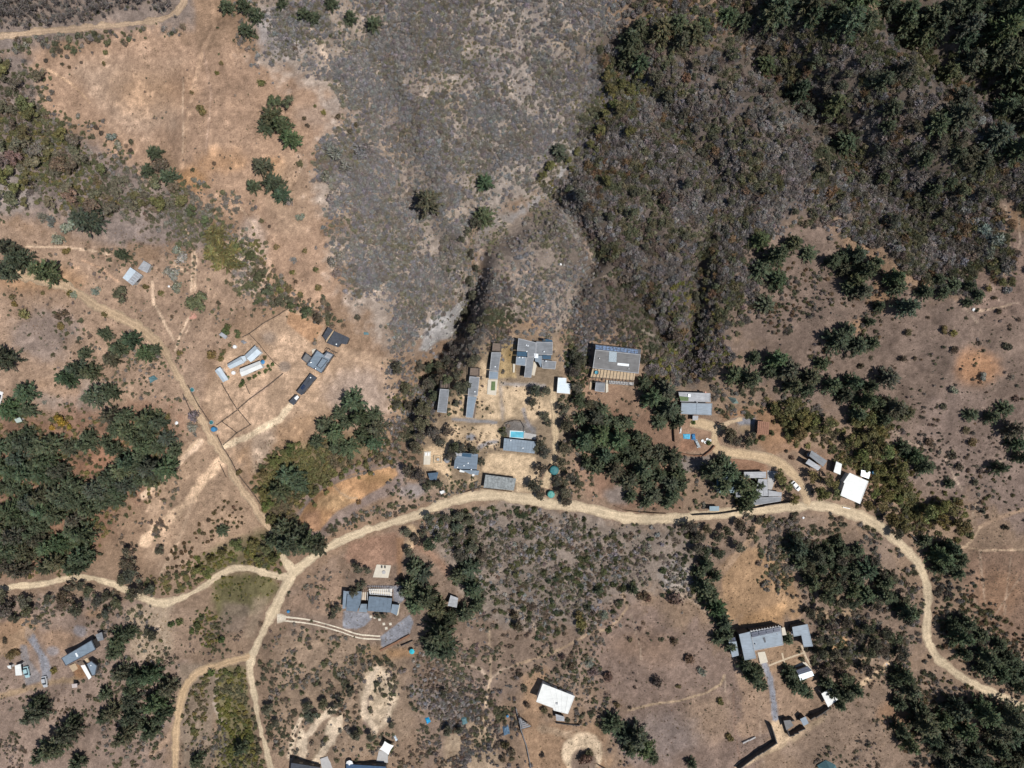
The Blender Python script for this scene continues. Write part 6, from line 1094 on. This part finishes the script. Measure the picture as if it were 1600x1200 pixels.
stuff('grey_scrub', 'pale grey leafless scrub covering the slope above the houses', [
  (GS, 84, 'pgrey', .5, 1.5, dict(cut=.34, ns=14)), (GS, 36, 'grey', .4, 1.1, {}), ([(500,220),(590,200),(640,330),(600,440),(545,420),(510,310)], 30, 'grey', .6, 1.5, dict(cut=.42)),
  ([(590,520),(660,500),(650,560),(625,600)], 18, 'grey', .5, 1.0, {}), ([(640,430),(730,340),(728,460),(680,490)], 40, 'pgrey', .5, 1.1, {}),
  ([(-40,-40),(285,-40),(268,15),(100,40),(-40,52)], 44, 'dgrey', .5, 1.2, {}), ([(410,20),(480,30),(500,90),(420,80)], 50, 'pgrey', .5, 1.1, {}), ([(365,360),(400,380),(410,470),(360,440)], 30, 'pgrey', .4, .8, {})], TWIGS)
stuff('ridge_scrub', 'dense grey brown scrub on the ridge and ravine banks above the lodge', [
  ([(728,340),(800,330),(868,285),(900,295),(915,350),(930,440),(895,480),(915,540),(900,600),(870,530),(800,508),(770,540),(740,560),(690,610),(650,690),(560,740),(600,690),(640,610),(680,560),(720,520),(735,450)], 56, 'grey', .5, 1.2, dict(cut=.36, ns=12)),
  ([(705,430),(790,425),(800,510),(760,550),(700,600),(680,570)], 90, 'dgrey', .5, 1.4, dict(flat=True)), ([(872,490),(925,470),(925,540),(893,590),(876,560)], 50, 'ridge', .4, 1.1, {}), ([(915,440),(1000,470),(1030,560),(1000,550),(930,535),(905,520)], 60, 'dgrey', .6, 1.3, {}), ([(600,560),(660,560),(640,680),(600,690),(610,640)], 30, 'ridge', .5, 1.2, {}), ([(580,690),(660,620),(700,640),(660,700),(640,730),(560,730)], 40, 'dgrey', .6, 1.3, {})], TWIGS + SHRUBS[:1])
CH = [(945,40),(975,-50),(1300,-50),(1330,50),(1480,110),(1640,230),(1640,330),(1565,315),(1575,400),(1545,438),(1480,438),(1400,400),(1330,340),(1250,345),(1170,370),(1160,480),(1120,600),(1035,590),(1030,540),(1000,460),(930,410),(905,330),(870,300),(905,250),(935,140)]
stuff('chaparral', 'dense dark mixed brush over the gullies at the upper right', [
  (CH, 34, 'dgrey', .6, 2.3, {}), (CH, 22, 'chap', .7, 2.6, dict(cut=.44, ns=16)), (CH, 14, 'ridge', .6, 1.8, dict(cut=.48, ns=20, seedshift=90)), ([(950,90),(1060,90),(1150,130),(1240,215),(1330,300),(1270,350),(1160,370),(1020,340),(930,400),(900,300),(925,180)], 44, 'grey', .5, 1.5, dict(cut=.42, ns=14)), ([(890,140),(960,90),(990,150),(950,330),(890,310)], 50, 'grey', .5, 1.3, {}), ([(1280,270),(1400,330),(1480,400),(1470,430),(1390,390),(1300,330)], 40, 'grey', .6, 1.3, {}), ([(1080,90),(1150,120),(1260,230),(1300,290),(1250,270),(1170,180)], 40, 'mixed', .4, 1.0, {}),
  ([(960,120),(1080,100),(1200,200),(1280,290),(1180,350),(1000,350),(900,300),(935,180)], 36, 'ridge', .6, 1.4, {}), ([(1240,20),(1640,-40),(1640,240),(1480,170),(1300,70)], 20, 'green', .9, 2.0, {})], TWIGS + SHRUBS)
stuff('olive_thicket', 'olive and yellow green thicket in the gullies and road banks', [
  ([(400,740),(440,700),(500,690),(590,700),(620,690),(580,730),(500,745),(470,780),(460,830),(410,820)], 55, 'olive', .8, 2.0, {}), ([(300,885),(320,860),(420,840),(440,890),(390,880),(330,905)], 70, 'ygreen', .7, 1.7, {}), ([(225,900),(300,890),(330,905),(280,930),(230,930)], 34, 'olive', .7, 1.6, {}),
  ([(330,905),(400,895),(440,905),(425,930),(390,935),(330,935)], 30, 'ygreen', .4, .9, {}), ([(310,940),(345,960),(345,1020),(325,1020),(305,980)], 34, 'ygreen', .6, 1.4, {}), ([(345,1045),(388,1045),(395,1100),(410,1210),(345,1210)], 40, 'ygreen', .7, 1.7, {}), ([(300,1060),(335,1050),(325,1120),(300,1160),(290,1120)], 34, 'olive', .7, 1.5, {}),
  ([(1320,650),(1365,640),(1390,690),(1440,780),(1520,785),(1510,825),(1420,815),(1370,760),(1330,720),(1300,690)], 60, 'olive', .8, 1.9, {}), ([(1200,625),(1290,650),(1310,680),(1240,690),(1200,655)], 64, 'olive', .8, 1.8, {}), ([(1040,470),(1110,420),(1150,480),(1140,580),(1090,600),(1030,570)], 24, 'ygreen', .8, 1.8, {}),
  ([(935,120),(975,110),(1010,130),(970,180),(930,220),(905,250),(925,170)], 40, 'ygreen', .8, 1.6, {}), ([(840,240),(880,240),(870,300),(845,290)], 30, 'ygreen', .6, 1.3, {}), ([(990,20),(1110,0),(1140,60),(1100,90)], 22, 'ygreen', .8, 1.6, {}), ([(880,540),(915,540),(930,600),(890,620)], 40, 'green', .7, 1.5, {}), ([(722,463),(733,466),(730,488),(721,492)], 90, 'ygreen', .6, 1.1, {}),
  ([(-40,160),(60,190),(110,230),(200,310),(160,330),(-40,250)], 26, 'olive', .7, 1.8, {}), ([(700,706),(708,690),(745,700),(752,712),(712,704),(708,734),(698,728)], 60, 'green', .6, 1.0, {}), ([(400,350),(420,400),(455,470),(430,480),(390,400)], 40, 'olive', .6, 1.3, {}), ([(440,470),(480,470),(540,500),(510,505)], 44, 'brown', .6, 1.3, {}), ([(600,620),(628,615),(640,640),(610,640)], 50, 'ygreen', .6, 1.3, {})], SHRUBS)
stuff('undergrowth', 'mixed brown and olive bushes between the trees and fields', [
  ([(-40,100),(40,80),(70,175),(120,210),(220,265),(310,330),(345,400),(300,370),(200,330),(60,330),(-40,330)], 38, 'mixed', .6, 1.6, {}), ([(80,50),(270,45),(310,35),(300,55),(160,75),(60,85),(0,80)], 46, 'mixed', .7, 1.9, dict(cut=.40)), ([(335,10),(430,0),(520,20),(600,10),(560,60),(420,85),(340,80)], 26, 'mixed', .6, 1.3, dict(cut=.46)),
  ([(280,285),(330,300),(400,380),(450,468),(545,512),(500,512),(420,482),(370,420),(320,385),(265,330)], 60, 'mixed', .6, 1.7, {}), ([(60,340),(270,310),(350,420),(300,470),(180,420),(60,420)], 16, 'brown', .4, 1.2, dict(cut=.46)), ([(0,440),(320,440),(330,540),(280,600),(120,560),(0,560)], 6, 'brown', .3, .9, {}), ([(330,480),(460,470),(540,520),(440,480),(340,560)], 12, 'mixed', .4, 1.1, dict(cut=.45)), ([(90,500),(270,540),(290,600),(310,680),(260,690),(180,640),(90,620)], 18, 'mixed', .5, 1.3, dict(cut=.45)),
  ([(0,640),(270,640),(290,700),(200,800),(140,890),(0,900)], 16, 'olive', .6, 1.6, {}), ([(170,770),(280,700),(310,720),(260,800),(230,850),(180,870)], 30, 'brown', .5, 1.4, dict(cut=.42)), ([(255,1010),(300,960),(370,960),(385,1030),(310,1040)], 14, 'brown', .4, 1.0, {}),
  ([(600,690),(660,690),(690,740),(680,770),(620,790),(600,760)], 26, 'mixed', .5, 1.3, dict(cut=.42)), ([(520,835),(600,805),(700,780),(660,775),(620,785),(560,800),(505,835)], 60, 'mixed', .6, 1.4, {}), ([(640,600),(700,560),(770,520),(800,530),(770,640),(700,680),(650,660)], 26, 'mixed', .5, 1.3, dict(cut=.44)), ([(705,660),(800,690),(780,705),(715,700)], 26, 'brown', .3, .8, {}), ([(735,590),(765,560),(765,650),(740,650)], 20, 'brown', .3, .8, {}), ([(780,600),(850,600),(850,670),(790,650)], 10, 'brown', .25, .7, {}), ([(690,740),(755,745),(755,770),(700,785),(680,770)], 50, 'mixed', .5, 1.1, {}),
  ([(440,920),(540,890),(540,930),(500,960),(450,950)], 22, 'mixed', .5, 1.2, dict(cut=.46)), ([(430,980),(600,1000),(660,1030),(640,1180),(420,1180),(410,1060)], 36, 'mixed', .5, 1.5, dict(cut=.45)), ([(600,1010),(760,1000),(770,1100),(690,1200),(620,1180)], 55, 'brown', .45, 1.2, dict(cut=.42)), ([(620,1030),(760,1010),(750,1120),(640,1150)], 24, 'grey', .5, 1.2, dict(cut=.45)),
  ([(640,815),(800,785),(950,810),(1080,820),(1110,880),(1130,960),(1000,930),(960,960),(900,980),(760,980),(700,870),(650,860)], 30, 'pgrey', .4, 1.3, dict(cut=.46)), ([(640,815),(800,785),(950,810),(1080,820),(1110,880),(1130,960),(1000,930),(960,960),(900,980),(760,980),(700,870),(650,860)], 6, 'green', .8, 2.0, {}), ([(640,815),(800,785),(950,810),(1080,820),(1110,880),(1130,960),(1000,930),(960,960),(900,980),(760,980),(700,870),(650,860)], 22, 'brown', .4, 1.3, dict(cut=.49)), ([(640,815),(800,785),(950,810),(1080,820),(1110,880),(1130,960),(1000,930),(960,960),(900,980),(760,980),(700,870),(650,860)], 10, 'brown', .5, 1.5, {}), ([(760,960),(900,960),(960,970),(900,1060),(780,1060)], 20, 'brown', .4, 1.3, dict(cut=.46)),
  ([(900,1000),(935,1000),(945,1060),(960,1130),(900,1130),(890,1080)], 46, 'mixed', .5, 1.4, {}), ([(690,1100),(770,1060),(825,1060),(812,1140),(820,1210),(690,1210)], 40, 'dgrey', .6, 1.4, dict(cut=.42)), ([(820,1040),(910,1030),(905,1070),(850,1065)], 26, 'mixed', .5, 1.3, {}), ([(940,1120),(1000,1130),(1030,1200),(960,1200)], 24, 'dgrey', .5, 1.2, {}),
  ([(1180,805),(1320,815),(1420,870),(1440,960),(1440,1030),(1380,1040),(1280,1060),(1260,960),(1180,870)], 55, 'mixed', .5, 1.6, dict(cut=.38)), ([(1270,1030),(1400,1050),(1300,1110)], 20, 'brown', .5, 1.2, {}), ([(1230,1150),(1320,1110),(1440,1130),(1450,1210),(1230,1210)], 14, 'brown', .4, 1.2, dict(cut=.48)), ([(1400,1050),(1470,1040),(1600,1110),(1640,1220),(1440,1220)], 28, 'chap', .6, 1.5, {}), ([(1455,900),(1510,910),(1560,1000),(1640,1050),(1640,1110),(1560,1080),(1470,1020),(1455,970)], 40, 'chap', .6, 1.5, {}),
  ([(1250,770),(1320,790),(1400,820),(1440,870),(1480,900),(1440,800),(1370,780),(1300,770)], 40, 'chap', .6, 1.4, {}), ([(1040,800),(1180,795),(1240,775),(1180,790),(1160,740),(1060,720)], 24, 'mixed', .6, 1.4, {}), ([(880,600),(940,640),(920,780),(870,790),(870,640)], 22, 'mixed', .5, 1.3, {}), ([(900,590),(1010,615),(1060,690),(1000,660),(930,640)], 10, 'brown', .4, 1.0, {}), ([(1110,600),(1250,610),(1300,650),(1200,650),(1115,650)], 34, 'mixed', .6, 1.6, {}),
  ([(1160,380),(1300,370),(1420,440),(1540,480),(1600,480),(1600,760),(1440,720),(1320,640),(1160,600)], 7, 'brown', .35, 1.2, dict(cut=.47)), ([(1160,380),(1300,370),(1420,440),(1330,600),(1160,600)], 16, 'chap', .5, 1.4, dict(cut=.46)), ([(1340,640),(1420,640),(1560,760),(1530,800),(1440,780)], 14, 'chap', .5, 1.3, dict(cut=.47)), ([(1440,560),(1640,560),(1640,830),(1530,790)], 3, 'chap', .3, 1.1, {}),
  ([(-40,930),(230,930),(230,1000),(160,1000),(140,960),(60,970),(0,960)], 30, 'mixed', .6, 1.5, {}), ([(-40,1070),(60,1080),(170,1070),(160,1210),(-40,1210)], 28, 'brown', .4, 1.1, dict(cut=.46)), ([(150,1040),(250,1010),(280,1060),(250,1190),(150,1200)], 30, 'mixed', .5, 1.4, {}), ([(285,1160),(345,1130),(400,1160),(410,1210),(285,1210)], 30, 'mixed', .5, 1.2, {}), ([(270,1060),(300,1060),(290,1200),(278,1200)], 10, 'brown', .4, .9, {}),
  ([(940,950),(1110,985),(1160,1060),(1190,1130),(1200,1200),(1000,1200)], 1.6, 'brown', .25, .8, {}), ([(60,90),(330,70),(530,140),(520,340),(520,470),(480,480),(400,370),(230,250)], 1.6, 'brown', .2, .7, {})], SHRUBS + TWIGS[:3])
stuff('dry_grass', 'tufts of dry grass and low stubble on the bare slopes', [
  ([(60,80),(400,70),(570,170),(520,340),(530,470),(430,480),(330,330),(130,210)], 18, 'stub', .14, .4, dict(cut=.42)), ([(-40,330),(400,330),(420,480),(330,560),(300,700),(-40,660)], 16, 'stub', .15, .45, {}), ([(320,620),(450,490),(620,560),(620,650),(480,670),(380,740)], 9, 'stub', .12, .32, {}), ([(380,700),(520,640),(470,720),(410,790)], 60, 'stub', .2, .5, dict(cut=.40)), ([(230,760),(350,690),(420,820),(250,900)], 24, 'stub', .15, .4, {}),
  ([(455,830),(480,780),(560,735),(620,725),(622,745),(560,785),(500,835)], 14, 'straw', .12, .3, {}), ([(400,850),(1440,820),(1440,1210),(400,1210)], 16, 'stub', .15, .5, {}), ([(940,940),(1160,1000),(1200,1200),(960,1200)], 20, 'brown', .12, .36, {}), ([(1150,360),(1640,320),(1640,1000),(1440,860),(1320,640)], 22, 'brown', .15, .45, {}), ([(1500,860),(1640,860),(1640,1010),(1540,990)], 40, 'brown', .12, .34, {}), ([(-40,930),(270,940),(270,1200),(-40,1210)], 16, 'stub', .15, .45, {}), ([(200,940),(270,940),(270,1030),(205,1020)], 40, 'straw', .15, .4, {}), ([(640,480),(730,440),(720,500),(660,550)], 10, 'pgrey', .2, .5, {}), ([(750,345),(920,300),(930,450),(760,500)], 30, 'pgrey', .2, .5, {}), (GS, 40, 'straw', .2, .5, {}), ([(-40,640),(280,640),(220,800),(-40,900)], 12, 'stub', .2, .5, {}), ([(1230,1100),(1440,1040),(1500,1210),(1200,1210)], 16, 'stub', .15, .5, {}), ([(700,640),(870,600),(870,700),(700,700)], 10, 'stub', .12, .35, {})], TUFTS)
# thin bare trunks of the burnt plantation at the top left
Q = zone([(-50,-60),(300,-60),(280,0),(266,18),(200,30),(90,40),(-50,50)], 60); P, Q = place(Q)
scatter('burnt_plantation', 'thin grey bare saplings of a burnt plantation at the top left', P, R.uniform(.8, 1.9, len(P)), np.array([.15, .135, .125]) * R.uniform(.8, 1.5, (len(P), 1)), THIN)
# pale rubble on the rock face and the eroded banks
RK = []
for k in range(3):
    bm = bmesh.new(); bmesh.ops.create_icosphere(bm, subdivisions=1, radius=1)
    for v in bm.verts: v.co *= R.uniform(.6, 1.2); v.co.z *= .55
    m_ = bpy.data.meshes.new('rock'); bm.to_mesh(m_); bm.free(); a = m_.color_attributes.new('var', 'FLOAT_COLOR', 'POINT')
    for d in a.data: d.color = (1, 1, 1, 1)
    m_.materials.append(LEAF); RK.append(m_)
PAL['rock'] = [(.46,.44,.41),(.40,.385,.365),(.50,.48,.45)]
Q = np.concatenate([zone([(656,548),(670,512),(690,486),(724,470),(722,494),(706,528),(690,534),(668,550)], 90), zone([(652,520),(690,480),(668,560)], 30), zone(ell(1055,905,22,24), 14), zone([(670,1075),(730,1085),(735,1110),(690,1110)], 12), zone(ell(1370,1035,40,20), 6)]); P, Q = place(Q)
scatter('rock_rubble', 'pale broken rock on the ravine face and eroded banks', P, .15 + .75 * R.rand(len(P)) ** 3, tints(Q, 'rock'), RK, sink=.3)
